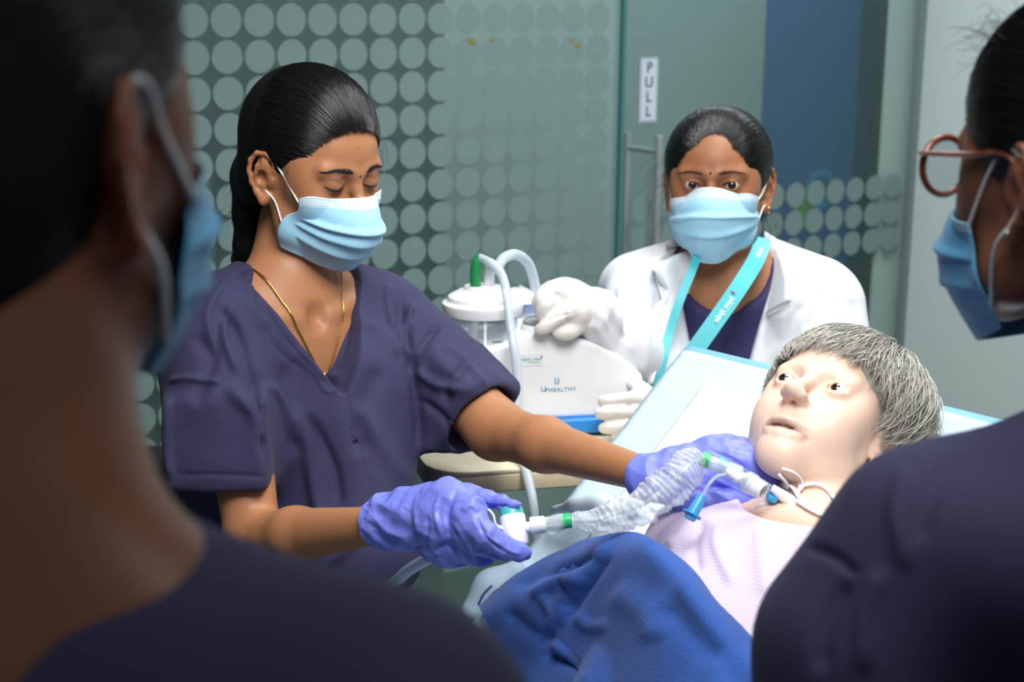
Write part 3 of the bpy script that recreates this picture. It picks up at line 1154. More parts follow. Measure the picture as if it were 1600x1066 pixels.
def eye(parent, R, t, s, side, gaze, iris=(70, 42, 26), gap=0.0315, r=0.0124, iris_r=0.50, white=(232, 228, 224)):
    """gaze: world direction"""
    c0 = world_pts([side * gap, 0.0735, -0.001], R, t, s)
    fr = frame_z(gaze)
    V, C = [], []
    rings = [0, 0.06, 0.12, 0.18, 0.2, 0.27, 0.36, iris_r - 0.06, iris_r - 0.01, iris_r + 0.02, 0.6, 0.8, 1.0, 1.3, 1.7, 2.2, 2.8, math.pi]
    seg = 32
    for a in rings:
        bulge = 1.0 + (0.035 * (1 - (a / iris_r) ** 2) if a < iris_r else 0)
        for j in range(seg):
            b = 2 * math.pi * j / seg
            V.append(fr @ (np.array([math.sin(a) * math.cos(b), math.sin(a) * math.sin(b), math.cos(a)]) * r * s * bulge) + c0)
            if a < 0.19:
                col = (0.003, 0.003, 0.004)
            elif a < iris_r - 0.03:
                k = 0.75 + 0.35 * math.sin(b * 9 + a * 20)
                col = tuple(x * k for x in srgb(*iris)[:3])
            elif a < iris_r:
                col = tuple(x * 0.35 for x in srgb(*iris)[:3])
            else:
                col = srgb(*white)[:3]
            C.append(col)
    f = []
    for i in range(len(rings) - 1):
        for j in range(seg):
            k = (j + 1) % seg
            f.append((i * seg + j, i * seg + k, (i + 1) * seg + k, (i + 1) * seg + j))
    return mesh_obj('eye', V, [tuple(reversed(q)) for q in f], m_eye, parent, True, np.array(C))


m_eye = mat('eyeball', rough=0.12, attr=True, coat=0.6)


def snap(c, P, D, reach=0.06):
    """march points P along directions D onto the clay surface"""
    P = np.array(P, np.float32)
    D = np.array(D, np.float32)
    go = np.zeros(len(P), np.float32)
    for _ in range(30):
        d = c.ev(P + D * go[:, None], c.items)
        go = np.minimum(go + d * 0.8, reach)
    return P + D * go[:, None]


def push_out(c, V, gap, n=5):
    V = np.array(V, np.float32)
    for _ in range(n):
        d = c.ev(V, c.items)
        bad = d < gap
        if not bad.any():
            break
        e = 0.0015
        g = np.stack([c.ev(V[bad] + np.eye(3, dtype=np.float32)[i] * e, c.items) - c.ev(V[bad] - np.eye(3, dtype=np.float32)[i] * e, c.items) for i in range(3)], 1)
        g /= np.maximum(np.linalg.norm(g, axis=1, keepdims=True), 1e-6)
        V[bad] += g * (gap - d[bad])[:, None]
    return V


def brow_hairs(c, R, t, s, parent, m, z0=0.0185, n=150, thick=1.0, gap=0.0315, arch=0.004):
    for side in (1, -1):
        P = []
        for i in range(n):
            u = rng.random()
            x = side * (gap - 0.020 + u * 0.037)
            z = z0 + arch * math.sin(min(1.0, u * 1.25) * math.pi * 0.62) - 0.006 * max(0, u - 0.6) + rng.normal() * 0.0013 * (1.25 - u) * thick
            dx = side * (0.0055 + rng.random() * 0.003)
            dz = 0.004 * (1 - u * 1.6) + rng.normal() * 0.0006
            P.append([(x + dx * k, 0.13, z + dz * k * (1 - 0.35 * k)) for k in (0, 0.35, 0.7, 1.0)])
        P = np.array(P)
        K = P.shape[1]
        w = world_pts(P.reshape(-1, 3), R, t, s)
        w = snap(c, w, np.tile(-R[:, 1], (len(w), 1)), 0.09)
        w = w + R[:, 1] * np.tile([0.0, 0.0008, 0.001, 0.0006], len(P))[:, None] * s
        strands('eyebrow', w.reshape(-1, K, 3).astype(float), m, parent, 0.00022 * s * thick)


def lash_line(c, R, t, s, parent, m, side, hu, gap=0.0315, w=0.0007, a=0.0136, drop=0.0):
    ec = np.array([side * gap, 0.0735, -0.001])
    xs = np.linspace(-a * 1.02, a * 1.08, 13)
    ru = (a * a + hu * hu) / (2 * max(hu, 1e-4))
    z = np.sqrt(np.maximum(ru * ru - xs * xs, 0)) - ru + hu + xs * side * 0.10 * side * side
    P = np.stack([ec[0] + xs, np.full(13, 0.11), ec[2] + z + 0.0003], 1)
    P[:, 2] = ec[2] + z * (1 if hu > 0 else -1) + (xs * side) * (-0.10 if False else 0.10) * -1.0 - drop
    if hu <= 0:
        P[:, 2] = ec[2] - drop + (xs / a) ** 2 * 0.0030
    wv = world_pts(P, R, t, s)
    wv = snap(c, wv, np.tile(-R[:, 1], (13, 1)), 0.06)
    return tube('eyelashes', wv, np.array([0.3, 1, 1.1, 1, 0.4]) * w * s, m, parent, 6, 26)


# ---- hair swept over an ellipsoid to one gathering point
def swept_hair(name, R, t, s, parent, m, cen, rad, cutters, gather, n=2600, extra=None, res=0.003, hairline_lift=0.0, phi=(-125, 125), seed=3, wave=0.0, srad=0.0004,
               colors=None, shell_col=None, axis=(0, 1, -0.25)):
    r = np.random.default_rng(seed)
    cen, rad = np.array(cen, float), np.array(rad, float)
    c = Clay().frame(R, t, s)
    c.ball(cen, rad, k=0)
    if extra:
        extra(c)
    for cc, rr, kk in cutters:
        if kk == 'b':
            c.ball(cc, rr, 's', k=0.010)
        else:
            c.block(cc, rr, rad=0.01, op='s', k=0.01)
    v, q = c.build(res, smooth=2)
    shell = mesh_obj(name, v, q, m_hairbase if m is m_hair else m, parent, True, None if shell_col is None else np.tile(shell_col, (len(v), 1)))

    def cut(p):
        o = np.zeros(len(p), bool)
        for cc, rr, kk in cutters:
            if kk == 'b':
                o |= (((p - cc) / rr) ** 2).sum(1) < 1
            else:
                o |= (np.abs(p - np.array(cc)) < np.array(rr)).all(1)
        return o
    # hairline by walking outwards from the face axis
    ph = np.radians(r.uniform(phi[0], phi[1], n))
    ax = norm(axis)
    side = np.array([1.0, 0, 0])
    upv = np.cross(side, ax)
    dirn = np.sin(ph)[:, None] * side + np.cos(ph)[:, None] * upv
    st = np.full(n, np.nan)
    for ang in np.radians(np.arange(20, 150, 1.5)):
        p = cen + (math.cos(ang) * ax + math.sin(ang) * dirn) * rad
        ok = ~cut(p) & np.isnan(st)
        st[ok] = ang
    st = np.where(np.isnan(st), 1.2, st) + r.normal(size=n) * 0.018 - 0.01
    d0 = math.e * 0 + np.cos(st)[:, None] * ax + np.sin(st)[:, None] * dirn
    d1 = norm((np.array(gather) - cen) / rad)
    d1 = d1 + r.normal(size=(n, 3)) * 0.10
    d1 /= np.linalg.norm(d1, axis=1, keepdims=True)
    K = 11
    t0 = np.clip(r.uniform(-0.35, 0.75, n), 0, 1)
    t1 = np.minimum(1, t0 + r.uniform(0.35, 0.9, n))
    om = np.arccos(np.clip((d0 * d1).sum(1), -0.999, 0.999))
    T = t0[:, None] + (t1 - t0)[:, None] * np.linspace(0, 1, K)[None]
    dm = 0.5 * (d0 + d1) + np.stack([d0[:, 0] * 0.9, np.zeros(n), 0.9 * (1 - np.abs(d0[:, 0])) + 0.12], 1)
    dm /= np.linalg.norm(dm, axis=1, keepdims=True)
    dm *= 1.15
    D = ((1 - T) ** 2)[..., None] * d0[:, None] + (2 * T * (1 - T))[..., None] * dm[:, None] + (T ** 2)[..., None] * d1[:, None]
    D /= np.linalg.norm(D, axis=2, keepdims=True)
    lift = 1.0 + r.uniform(0.006, 0.022, n)[:, None, None] * np.sin(np.linspace(0.15, 2.9, K))[None, :, None]
    if wave:
        lift = lift + wave * np.sin(np.linspace(0, 9, K)[None, :] + r.uniform(0, 6, n)[:, None])[..., None]
    P = cen + D * rad * lift
    w = world_pts(P.reshape(-1, 3), R, t, s).reshape(n, K, 3)
    strands('hair_strands', w, m, shell, srad * s, colors=colors)['kind'] = 'stuff'
    return shell


def wisps(name, R, t, s, parent, m, starts, n=30, length=0.05, srad=0.00018, seed=5, curl=0.01, down=1.0):
    r = np.random.default_rng(seed)
    out = []
    for (p, d) in starts:
        p, d = np.array(p, float), norm(d)
        hc, hr = np.array([0, -0.016, 0.036]), np.array([0.086, 0.103, 0.094])
        if p[2] > 0.02:
            p = hc + (p - hc) / np.linalg.norm((p - hc) / hr)
        for _ in range(n):
            q = p + r.normal(size=3) * 0.008
            v = norm(d + r.normal(size=3) * 0.35)
            pts = []
            L = length * r.uniform(0.4, 1.2)
            b = r.normal(size=3) * curl
            for k in range(9):
                u = k / 8
                pts.append(q + v * L * u + b * math.sin(u * 3) + np.array([0, 0, -down * 0.5 * L * u * u]))
            out.append(pts)
    P = np.array(out)
    w = world_pts(P.reshape(-1, 3), R, t, s).reshape(P.shape)
    o = strands(name, w, m, parent, srad * s, seed and 3)
    o['kind'] = 'stuff'
    return o


# ---- surgical mask from a control grid in head-local coordinates
def face_mask(c, R, t, s, parent, rows, pleats, loops, tint=1.0, n=100, wrinkle=0.0006, seed=9, name='face_mask', mats=None, lift=0.003, loop_r=0.0013):
    """rows: list of lists of control points (image-left edge to image-right edge)"""
    G = np.array(rows, float)
    nr, nc, _ = G.shape
    H = np.stack([spline(G[i], n) for i in range(nr)])          # nr, n, 3
    S = np.stack([spline(H[:, j], n) for j in range(n)], 1)     # n(v), n(u), 3
    v = np.linspace(0, 1, n)
    V = S.reshape(-1, 3)
    ii, jj = np.meshgrid(np.arange(n - 1), np.arange(n - 1), indexing='ij')
    q = np.stack([ii * n + jj, ii * n + jj + 1, (ii + 1) * n + jj + 1, (ii + 1) * n + jj], -1).reshape(-1, 4)
    nn = normals(V, q)
    cen = V.mean(0) - np.array([0, 0.08, 0])
    if ((V - cen) * nn).sum() < 0:
        q = q[:, ::-1]
        nn = -nn
    vv = np.repeat(v, n)
    uu = np.tile(np.linspace(0, 1, n), n)
    off = np.zeros(len(V))
    for (pv, amp, bend) in pleats:                              # pv position, fold overhang
        c0 = pv + bend * (2 * uu - 1) ** 2
        x = (vv - c0) / 0.10
        off += amp * np.where(x < 0, np.exp(-(x * 1.0) ** 2 * 3), np.exp(-(x * 6) ** 2)) * np.clip(1 - (np.abs(2 * uu - 1)) ** 6, 0, 1)
    off += wobble(V * np.array([1, 1, 2.0]), wrinkle, 90, seed, 1.0)
    V = V + nn * off[:, None]
    w = world_pts(V, R, t, s)
    w = push_out(c, w, lift)
    mm = mats or (m_mask, m_maskw)
    o = mesh_obj(name, w, q, list(mm), parent, True)
    band = (vv[q].mean(1) < 0.12)
    mi = band.astype(np.int32)
    o.data.polygons.foreach_set('material_index', mi)
    md = o.modifiers.new('t', 'SOLIDIFY')
    md.thickness = 0.0009
    md.offset = 1
    # stitched hem lines
    for vr in (0.02, 0.10):
        k = int(vr * (n - 1))
        line = w.reshape(n, n, 3)[k] + (R[:, 1] * 0.0012)
        tube('seam', line[2:-2:3], 0.0004, mm[1], o, 5, 60)
    for lp in loops:
        pts = []
        for p in lp:
            if isinstance(p, tuple) and len(p) == 2:
                pts.append(w.reshape(n, n, 3)[int(p[0] * (n - 1)), int(p[1] * (n - 1))] + R[:, 1] * 0.001)
            else:
                pts.append(world_pts(p, R, t, s))
        tube('ear_loop', pts, loop_r * s, m_loop, o, 8, 50)
    return o


def mask_material(name, c1, rough=0.75):
    m = mat(name, c1, rough, bump=(900, 0.12, 0.0004), sheen=0.15)
    return m


m_mask = mask_material('mask_blue', srgb(158, 210, 235))
m_maskw = mask_material('mask_band', srgb(208, 230, 243))
m_mask_dim = mask_material('mask_deep_blue', srgb(84, 158, 206))
m_loop = mat('ear_loop_white', srgb(232, 236, 240), 0.6)
m_gold = mat('gold', srgb(226, 178, 92), 0.25, metal=1.0)
m_hair = mat('black_hair', srgb(20, 18, 19), 0.30, spec=0.6)
m_hairbase = mat('black_hair_base', srgb(13, 12, 12), 0.6, spec=0.25)
m_brow = mat('brow_hair', srgb(30, 22, 18), 0.6)
m_lash = mat('lash', srgb(14, 11, 11), 0.5)
m_bindi = mat('bindi_black', srgb(20, 12, 14), 0.4)
m_navy = mat('navy_cotton', srgb(42, 41, 76), 0.82, bump=(900, 0.22, 0.0006), sheen=0.04, vary=(30, 0.06))
m_glove = mat('violet_nitrile', srgb(118, 128, 222), 0.42, sss=0.0, bump=(160, 0.12, 0.0012), spec=0.45)
m_gloveb = mat('latex_cream', srgb(216, 211, 206), 0.55, sss=0.0, bump=(180, 0.18, 0.001))


def skin_mat(name):
    return mat(name, rough=0.48, attr=True, sss=0.12, bump=(500, 0.12, 0.0004), vary=(60, 0.04), spec=0.4)


def blend(C, w, col):
    w = np.clip(w, 0, 1)[:, None]
    return C * (1 - w) + np.array(col)[None] * w


def gauss(L, c, r):
    return np.exp(-(((L - np.array(c)) / np.array(r)) ** 2).sum(1))


def hand_clay(c, fingers, palm, k=0.006, kp=0.014):
    for pts, rs in palm:
        c.chain(pts, rs, k=kp)
    for pts, rs in fingers:
        P = spline(np.array([list(p) + [r] for p, r in zip(pts, rs)]), 7)
        c.chain([p[:3] for p in P], [p[3] for p in P], k=k)
    return c


def torso_clay(c, w=0.150, chest=(0.142, 0.098, 0.20), infl=0.0, bust=0.0, neck=True, hip=True, waist=(0.122, 0.088)):
    """local axes as for the head; origin at the pit of the neck"""
    i = infl
    if neck:
        c.cone((0, -0.035, 0.10), (0, -0.040, -0.02), 0.050 + i, 0.056 + i, k=0.0)
    c.cone((w * 0.35, -0.045, -0.012), (w * 0.98, -0.040, -0.048), 0.036 + i, 0.042 + i, k=0.03)
    c.cone((-w * 0.35, -0.045, -0.012), (-w * 0.98, -0.040, -0.048), 0.036 + i, 0.042 + i, k=0.03)
    c.ball((0, -0.040, -0.165), (chest[0] + i, chest[1] + i, chest[2] + i), k=0.05)
    c.cone((w * 0.8, -0.035, -0.07), (-w * 0.8, -0.035, -0.07), 0.055 + i, 0.055 + i, k=0.05)
    if bust:
        for s in (1, -1):
            c.ball((s * 0.064, 0.028, -0.175), (0.058 + i, 0.030 + bust + i, 0.062 + i), k=0.05)
    c.ball((0, -0.045, -0.33), (waist[0] + i, waist[1] + i, 0.15), k=0.06)
    if hip:
        c.ball((0, -0.05, -0.50), (0.160 + i, 0.115 + i, 0.13), k=0.06)


def trousers(name, hip_pt, R, parent, m, spread=0.085, r0=0.085, r1=0.06):
    c = Clay()
    hip_pt = np.asarray(hip_pt, float)
    c.cone(hip_pt + R[:, 0] * 0.06, hip_pt - R[:, 0] * 0.06, 0.105, 0.105, k=0)
    for s in (1, -1):
        a = hip_pt + R[:, 0] * s * spread * 0.9 - Zup * 0.05
        b = np.array([hip_pt[0], hip_pt[1], 0.06]) + R[:, 0] * s * spread
        c.cone(a, (a + b) / 2, r0, r1 + 0.008, k=0.03)
        c.cone((a + b) / 2, b, r1 + 0.008, r1, k=0.03)
        f = np.array([R[0, 1], R[1, 1], 0])
    v, q = c.build(0.012)
    v[:, 2] = np.maximum(v[:, 2], 0.03)
    o = mesh_obj(name, v, q, m, parent)
    for s in (1, -1):
        b = np.array([hip_pt[0], hip_pt[1], 0]) + R[:, 0] * s * spread
        f = norm([R[0, 1], R[1, 1], 0])
        cc = Clay()
        cc.cone(b - f * 0.04 + Zup * 0.035, b + f * 0.11 + Zup * 0.03, 0.035, 0.03, k=0.01)
        cc.block(b + f * 0.035 + Zup * 0.01, (0.04, 0.11, 0.01), np.stack([np.cross(f, Zup), f, Zup], 1), 0.008, k=0.01)
        vv, qq = cc.build(0.008)
        vv[:, 2] = np.maximum(vv[:, 2], 0.0)
        mesh_obj('shoe', vv, qq, m_ink, parent)
    return o

# ================================================================== the nurse with the catheter
NS = np.array(srgb(172, 118, 82)[:3])
NR, NT, NSc = euler_frame(47, 12, 0), W(493, 258, 2.05), 0.95
m_skin = skin_mat('nurse_skin')
nurse = thing('person', 'young woman in a navy scrub top and blue mask, gloved in violet, working the catheter', 'person',
              (W(480, 600, 2.1)[0], W(480, 600, 2.1)[1], 0))
TR = euler_frame(42, 6)
TT = W(478, 462, 2.045)
# arms (subject's right is image-left)
RSh, REl, RWr = W(345, 505, 2.00), W(395, 842, 1.95), W(600, 820, 1.755)
LSh, LEl, LWr = W(618, 505, 2.17), W(775, 672, 2.06), W(1016, 744, 1.795)


def nurse_arms(c, k=0.02):
    c.chain([RSh, (RSh + REl) / 2 + CR * 0.002, REl], [0.045, 0.040, 0.0345], k=k)
    c.chain([REl, REl + (RWr - REl) * 0.35 - Zup * 0.001, RWr + (RWr - REl) * 0.05], [0.0330, 0.032, 0.0195], k=0.015)
    c.chain([LSh, LEl], [0.046, 0.038], k=k)
    c.chain([LEl, LEl + (LWr - LEl) * 0.35, LWr + (LWr - LEl) * 0.05], [0.036, 0.032, 0.0185], k=0.02)


c = Clay().frame(NR, NT, NSc)
head_clay(c, open_l=0, open_r=0, ears=(1, -1))
c.frame()
nk0 = world_pts([0, -0.028, -0.075], NR, NT, NSc)
nk1 = world_pts([0, -0.050, -0.01], TR, TT)
c.cone(nk0, nk1, 0.047, 0.051, k=0.02)
c.frame(TR, TT, 1.0)
torso_clay(c, 0.135, (0.125, 0.088, 0.19), neck=False, hip=False, bust=0.0)
# collar bones and throat pit
for s in (1, -1):
    c.cone((s * 0.014, 0.022, -0.026), (s * 0.09, 0.006, -0.012), 0.0075, 0.006, k=0.014)
c.ball((0, 0.030, -0.020), (0.012, 0.012, 0.013), 's', k=0.018)
c.frame()
nurse_arms(c)
v, q = c.build(0.0021, smooth=1)
L = local(v, NR, NT, NSc)
C = np.tile(NS, (len(v), 1))
C = blend(C, 0.35 * gauss(L, (0.0, 0.09, -0.005), (0.05, 0.05, 0.018)), NS * 0.62)
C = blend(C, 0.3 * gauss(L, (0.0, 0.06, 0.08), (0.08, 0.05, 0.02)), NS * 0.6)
C = blend(C, 0.35 * gauss(L, (0.075, -0.01, -0.01), (0.02, 0.02, 0.04)), NS * np.array([1.05, 0.75, 0.7]))
C = blend(C, 1.2 * gauss(L, (0.033, 0.088, 0.006), (0.013, 0.03, 0.0035)), NS * 0.45)
C = blend(C, 1.2 * gauss(L, (-0.033, 0.088, 0.006), (0.013, 0.03, 0.0035)), NS * 0.45)
body = mesh_obj('body', v, q, m_skin, nurse, True, C)
close_holes(body)
nclay = c
for sd in (1, -1):
    eye(nurse, NR, NT, NSc, sd, norm(NR[:, 1] - NR[:, 2] * 0.5))
    lash_line(c, NR, NT, NSc, nurse, m_lash, sd, 0, w=0.0014, drop=0.0055)
brow_hairs(c, NR, NT, NSc, nurse, m_brow, n=230, z0=0.017, thick=1.2)


def nx(c):
    c.ball((0, -0.055, 0.03), (0.076, 0.072, 0.088), k=0.02)
    c.chain([(0.0, -0.100, -0.005), (0.012, -0.105, -0.05), (0.02, -0.098, -0.10), (0.02, -0.095, -0.15), (0.015, -0.10, -0.20)], [0.040, 0.036, 0.026, 0.022, 0.018], k=0.02)
    c.ball((0.045, -0.062, -0.035), (0.026, 0.034, 0.04), k=0.03)


NCUT = [((0.080, -0.006, -0.012), (0.026, 0.024, 0.036), 'b'), ((-0.080, -0.006, -0.012), (0.026, 0.024, 0.036), 'b'), ((0, 0.100, -0.032), (0.108, 0.088, 0.108), 'b'), ((0, 0.065, -0.130), (0.12, 0.088, 0.105), 'x')]
hair = swept_hair('hair', NR, NT, NSc, nurse, m_hair, (0, -0.016, 0.040), (0.0835, 0.104, 0.095), NCUT, (0.0, -0.11, 0.0), 3600, nx, seed=4)
for i, (dz) in enumerate(range(9)):      # plait
    p = world_pts([0.018 + 0.007 * (-1) ** i, -0.104 - 0.004 * (i % 2), -0.07 - 0.017 * i], NR, NT, NSc)
    cc = Clay()
    cc.ball(p, (0.018, 0.016, 0.015), k=0, rot=frame_z(norm(NR[:, 2] + NR[:, 0] * (-1) ** i)))
    vv, qq = cc.build(0.003)
    mesh_obj('plait_lock', vv, qq, m_hair, hair)
wisps('loose_hairs', NR, NT, NSc, hair, m_hair, [((0.05, -0.10, -0.03), (0.6, -0.3, -1)), ((0.04, -0.11, -0.10), (0.5, -0.5, -1)), ((0.072, 0.02, 0.02), (0.1, 0.4, -1)),
                                           ((-0.06, 0.06, 0.05), (-0.3, 0.3, -1))], n=12, length=0.045, curl=0.005)
# bindi, moles
for (x, z, r) in ((0.0, 0.012, 0.0016), (0.004, 0.050, 0.0008), (0.010, -0.012, 0.0008)):
    p = snap(c, world_pts([[x, 0.14, z]], NR, NT, NSc), [-NR[:, 1]], 0.09)[0]
    cc = lathe('bindi' if r > 0.001 else 'mole', [(0, 0), (r, 0), (r * 0.9, 0.0004), (0, 0.0006)], p, NR[:, 1], m_bindi, nurse, 14)
# mask: upper panel stays flat and wide, lower panels belly out
rowsN = [
    [(0.058, 0.052, -0.021), (0.040, 0.082, -0.018), (0.014, 0.104, -0.013), (-0.014, 0.104, -0.013), (-0.040, 0.082, -0.018), (-0.058, 0.052, -0.024)],
    [(0.061, 0.052, -0.040), (0.044, 0.090, -0.042), (0.016, 0.124, -0.040), (-0.016, 0.124, -0.040), (-0.044, 0.090, -0.042), (-0.062, 0.052, -0.042)],
    [(0.068, 0.032, -0.056), (0.048, 0.088, -0.062), (0.018, 0.128, -0.063), (-0.018, 0.128, -0.063), (-0.048, 0.088, -0.062), (-0.066, 0.040, -0.058)],
    [(0.068, 0.024, -0.078), (0.048, 0.078, -0.088), (0.018, 0.112, -0.092), (-0.018, 0.112, -0.092), (-0.048, 0.078, -0.088), (-0.066, 0.030, -0.078)],
    [(0.060, 0.022, -0.100), (0.040, 0.060, -0.116), (0.016, 0.088, -0.122), (-0.016, 0.088, -0.122), (-0.040, 0.060, -0.116), (-0.058, 0.025, -0.100)],
]
mask = face_mask(c, NR, NT, NSc, nurse, rowsN, [(0.43, 0.0050, 0.0), (0.60, 0.0035, -0.05), (0.78, 0.0030, -0.08)],
                 [[(0.16, 0.02), (0.074, 0.020, 0.000), (0.080, -0.006, 0.020), (0.079, -0.030, 0.018)],
                  [(0.62, 0.01), (0.073, 0.010, -0.042), (0.078, -0.008, -0.030), (0.076, -0.03, -0.018)]], wrinkle=0.0007)
# earring, chain
p = world_pts([0.082, -0.006, -0.046], NR, NT, NSc)
cc = Clay()
cc.ball(p, 0.0024, k=0)
vv, qq = cc.build(0.0006)
mesh_obj('earring', vv, qq, mat('stud_silver', srgb(230, 230, 235), 0.15, metal=1.0), nurse)

# scrub top
c = Clay().frame(TR, TT, 1.0)
torso_clay(c, 0.135, (0.137, 0.105, 0.20), infl=0.010, bust=0.012, neck=False, hip=False, waist=(0.135, 0.105))
c.ball((0, -0.035, -0.40), (0.160, 0.125, 0.20), k=0.06)
c.frame()
c.cone(W(565, 600, 2.09), W(567, 860, 2.06), 0.066, 0.080, k=0.06)
c.frame(TR, TT, 1.0)
c.cone((0, -0.045, -0.38), (0, -0.05, -0.66), 0.135, 0.150, k=0.05)


def vneck(p):
    z = p[:, 2]
    hw = np.where(z < -0.013, 0.062 * np.clip((z + 0.108) / 0.095, 0, 1), 0.062 + np.clip(z + 0.013, 0, 1) * 0.9)
    return np.maximum(np.abs(p[:, 0] - 0.0) - hw, -0.035 - p[:, 1]).astype(np.float32)


c.fn(vneck, (-0.2, -0.05, -0.16), (0.2, 0.25, 0.2), 's', k=0.004)
c.ball((0, -0.055, 0.06), (0.064, 0.066, 0.085), 's', k=0.006)
c.frame()
# sleeves: wide, boxy at the cuff, hollow where the arm leaves them
c2 = Clay()
up3 = np.stack([CR, norm(np.cross(CU, CR)), CU], 1)
c2.chain([RSh + CU * 0.002, W(345, 610, 1.98), W(346, 715, 1.965)], [0.056, 0.062, 0.061], k=0.035)
c2.block(W(347, 690, 1.965), (0.063, 0.058, 0.060), up3, 0.012, k=0.02)
c2.chain([LSh, W(668, 570, 2.135), W(724, 632, 2.10)], [0.054, 0.060, 0.062], k=0.03)
LD = norm(LEl - LSh)
lf = frame_z(LD, CU)
c2.block(W(712, 622, 2.105), (0.060, 0.060, 0.050), lf, 0.015, k=0.02)
c2.cone(W(349, 745, 1.965), W(352, 830, 1.96), 0.050, 0.054, 's', k=0.006)
c2.block(W(350, 765, 1.96) - CU * 0.06, (0.12, 0.12, 0.06), up3, 0.002, 's', k=0.003)
c2.cone(W(742, 648, 2.085), W(800, 692, 2.06), 0.052, 0.058, 's', k=0.006)
c2.block(W(757, 662, 2.08) + LD * 0.06, (0.12, 0.12, 0.06), lf, 0.002, 's', k=0.003)
lo2 = np.min([i[1] for i in c2.items if i[3] == 'u'], 0)
hi2 = np.max([i[2] for i in c2.items if i[3] == 'u'], 0)
c.fn(lambda p: c2.ev(p, c2.items), lo2, hi2, 'u', 0.035)
v, q = c.build(0.0029, smooth=2)
v = v + normals(v, q) * (wobble(v, 0.0018, 26, 11, 1.4) + wobble(v, 0.0008, 55, 12, 1.6, True))[:, None]
ST = [
    ([(392, 418), (352, 450), (330, 492), (338, 560)], 7, 0.004, 's'),
    ([(330, 470), (372, 520), (395, 590), (408, 660), (420, 740)], 9, -0.007),
    ([(260, 596), (300, 592), (350, 598)], 6, 0.004),
    ([(262, 612), (262, 700), (270, 760)], 7, 0.004),
    ([(350, 600), (400, 650), (418, 700)], 12, 0.005),
    ([(268, 742), (340, 742), (424, 745)], 3, -0.0018),
    ([(460, 620), (478, 700), (500, 800), (505, 850)], 12, 0.006),
    ([(478, 640), (520, 730), (530, 800)], 10, -0.005),
    ([(440, 560), (450, 640), (462, 720)], 14, -0.004),
    ([(622, 445), (630, 500), (640, 560), (652, 640), (655, 720)], 8, -0.007),
    ([(606, 440), (604, 470), (616, 520)], 7, 0.005),
    ([(650, 470), (628, 520), (640, 560)], 6, 0.006),
    ([(690, 500), (645, 560), (655, 590)], 7, -0.005),
    ([(640, 570), (680, 600), (730, 610)], 9, 0.005),
    ([(700, 640), (700, 600), (740, 560)], 9, -0.004),
    ([(455, 540), (500, 580), (540, 590)], 9, 0.003),
    ([(400, 470), (430, 540), (480, 585)], 4, -0.0015),
    ([(540, 455), (545, 520), (528, 575)], 4, -0.0015),
    ([(600, 560), (570, 640), (560, 720)], 18, -0.004),
    ([(555, 620), (600, 700), (640, 760)], 16, 0.004),
    ([(590, 800), (540, 860), (480, 900)], 10, 0.004),
    ([(400, 420), (392, 470), (420, 520)], 9, 0.003),
    ([(300, 520), (330, 560), (300, 640)], 14, -0.004),
    ([(386, 436), (420, 490), (462, 548), (505, 592)], 3.0, -0.0022), ([(538, 440), (545, 490), (536, 545), (512, 592)], 3.0, -0.0022),
    ([(495, 575), (500, 600), (520, 612), (545, 575)], 3.0, 0.0012), ([(560, 500), (600, 520), (625, 560)], 9, 0.003), ([(470, 700), (440, 620), (405, 600)], 8, 0.004),
    ([(365, 470), (350, 520), (372, 590)], 6, 0.004), ([(690, 540), (720, 560), (765, 610)], 7, 0.004), ([(650, 620), (690, 650), (720, 690)], 7, -0.004),
]
ST = [(p_[0], p_[1] * 0.9, p_[2] * 1.5, *p_[3:]) for p_ in ST]
v = creases(v, q, ST)
top = mesh_obj('scrub_top', v, q, m_navy, nurse)
close_holes(top)
# neck band
Vb = [(-0.062, 0.0, 0.02), (-0.05, 0.05, -0.05), (-0.02, 0.10, -0.118), (0, 0.105, -0.150)]
# gold chain on the skin
ch = []
for a in np.linspace(0, 1, 40):
    x = (a - 0.5) * 2
    z = 0.035 - 0.132 * (1 - abs(x) ** 1.3)
    ch.append([x * 0.058, 0.16, z])
cw = world_pts(ch, TR, TT)
cw = snap(nclay, cw, np.tile(-TR[:, 1], (len(cw), 1)), 0.22)
cw = push_out(nclay, cw, 0.0035)
for side_off, nm in ((0, 'necklace'),):
    P = spline(cw, 150)
    R_ = 0.00085 + 0.0004 * (np.arange(150) % 2)
    V_, f_ = tube_arrays(P, R_, 6)
    mesh_obj('necklace', V_, f_, m_gold, nurse)
pl = cw[len(cw) // 2]
tube('pendant', [pl + CU * 0.004, pl + CU * 0.0 + CR * 0.002, pl - CU * 0.010, pl - CU * 0.016], [0.0012, 0.0024, 0.0016, 0.001], m_gold, nurse, 8, 24)
trousers('scrub_trousers', world_pts([0, -0.05, -0.56], TR, TT), euler_frame(42, 0), nurse, m_navy)

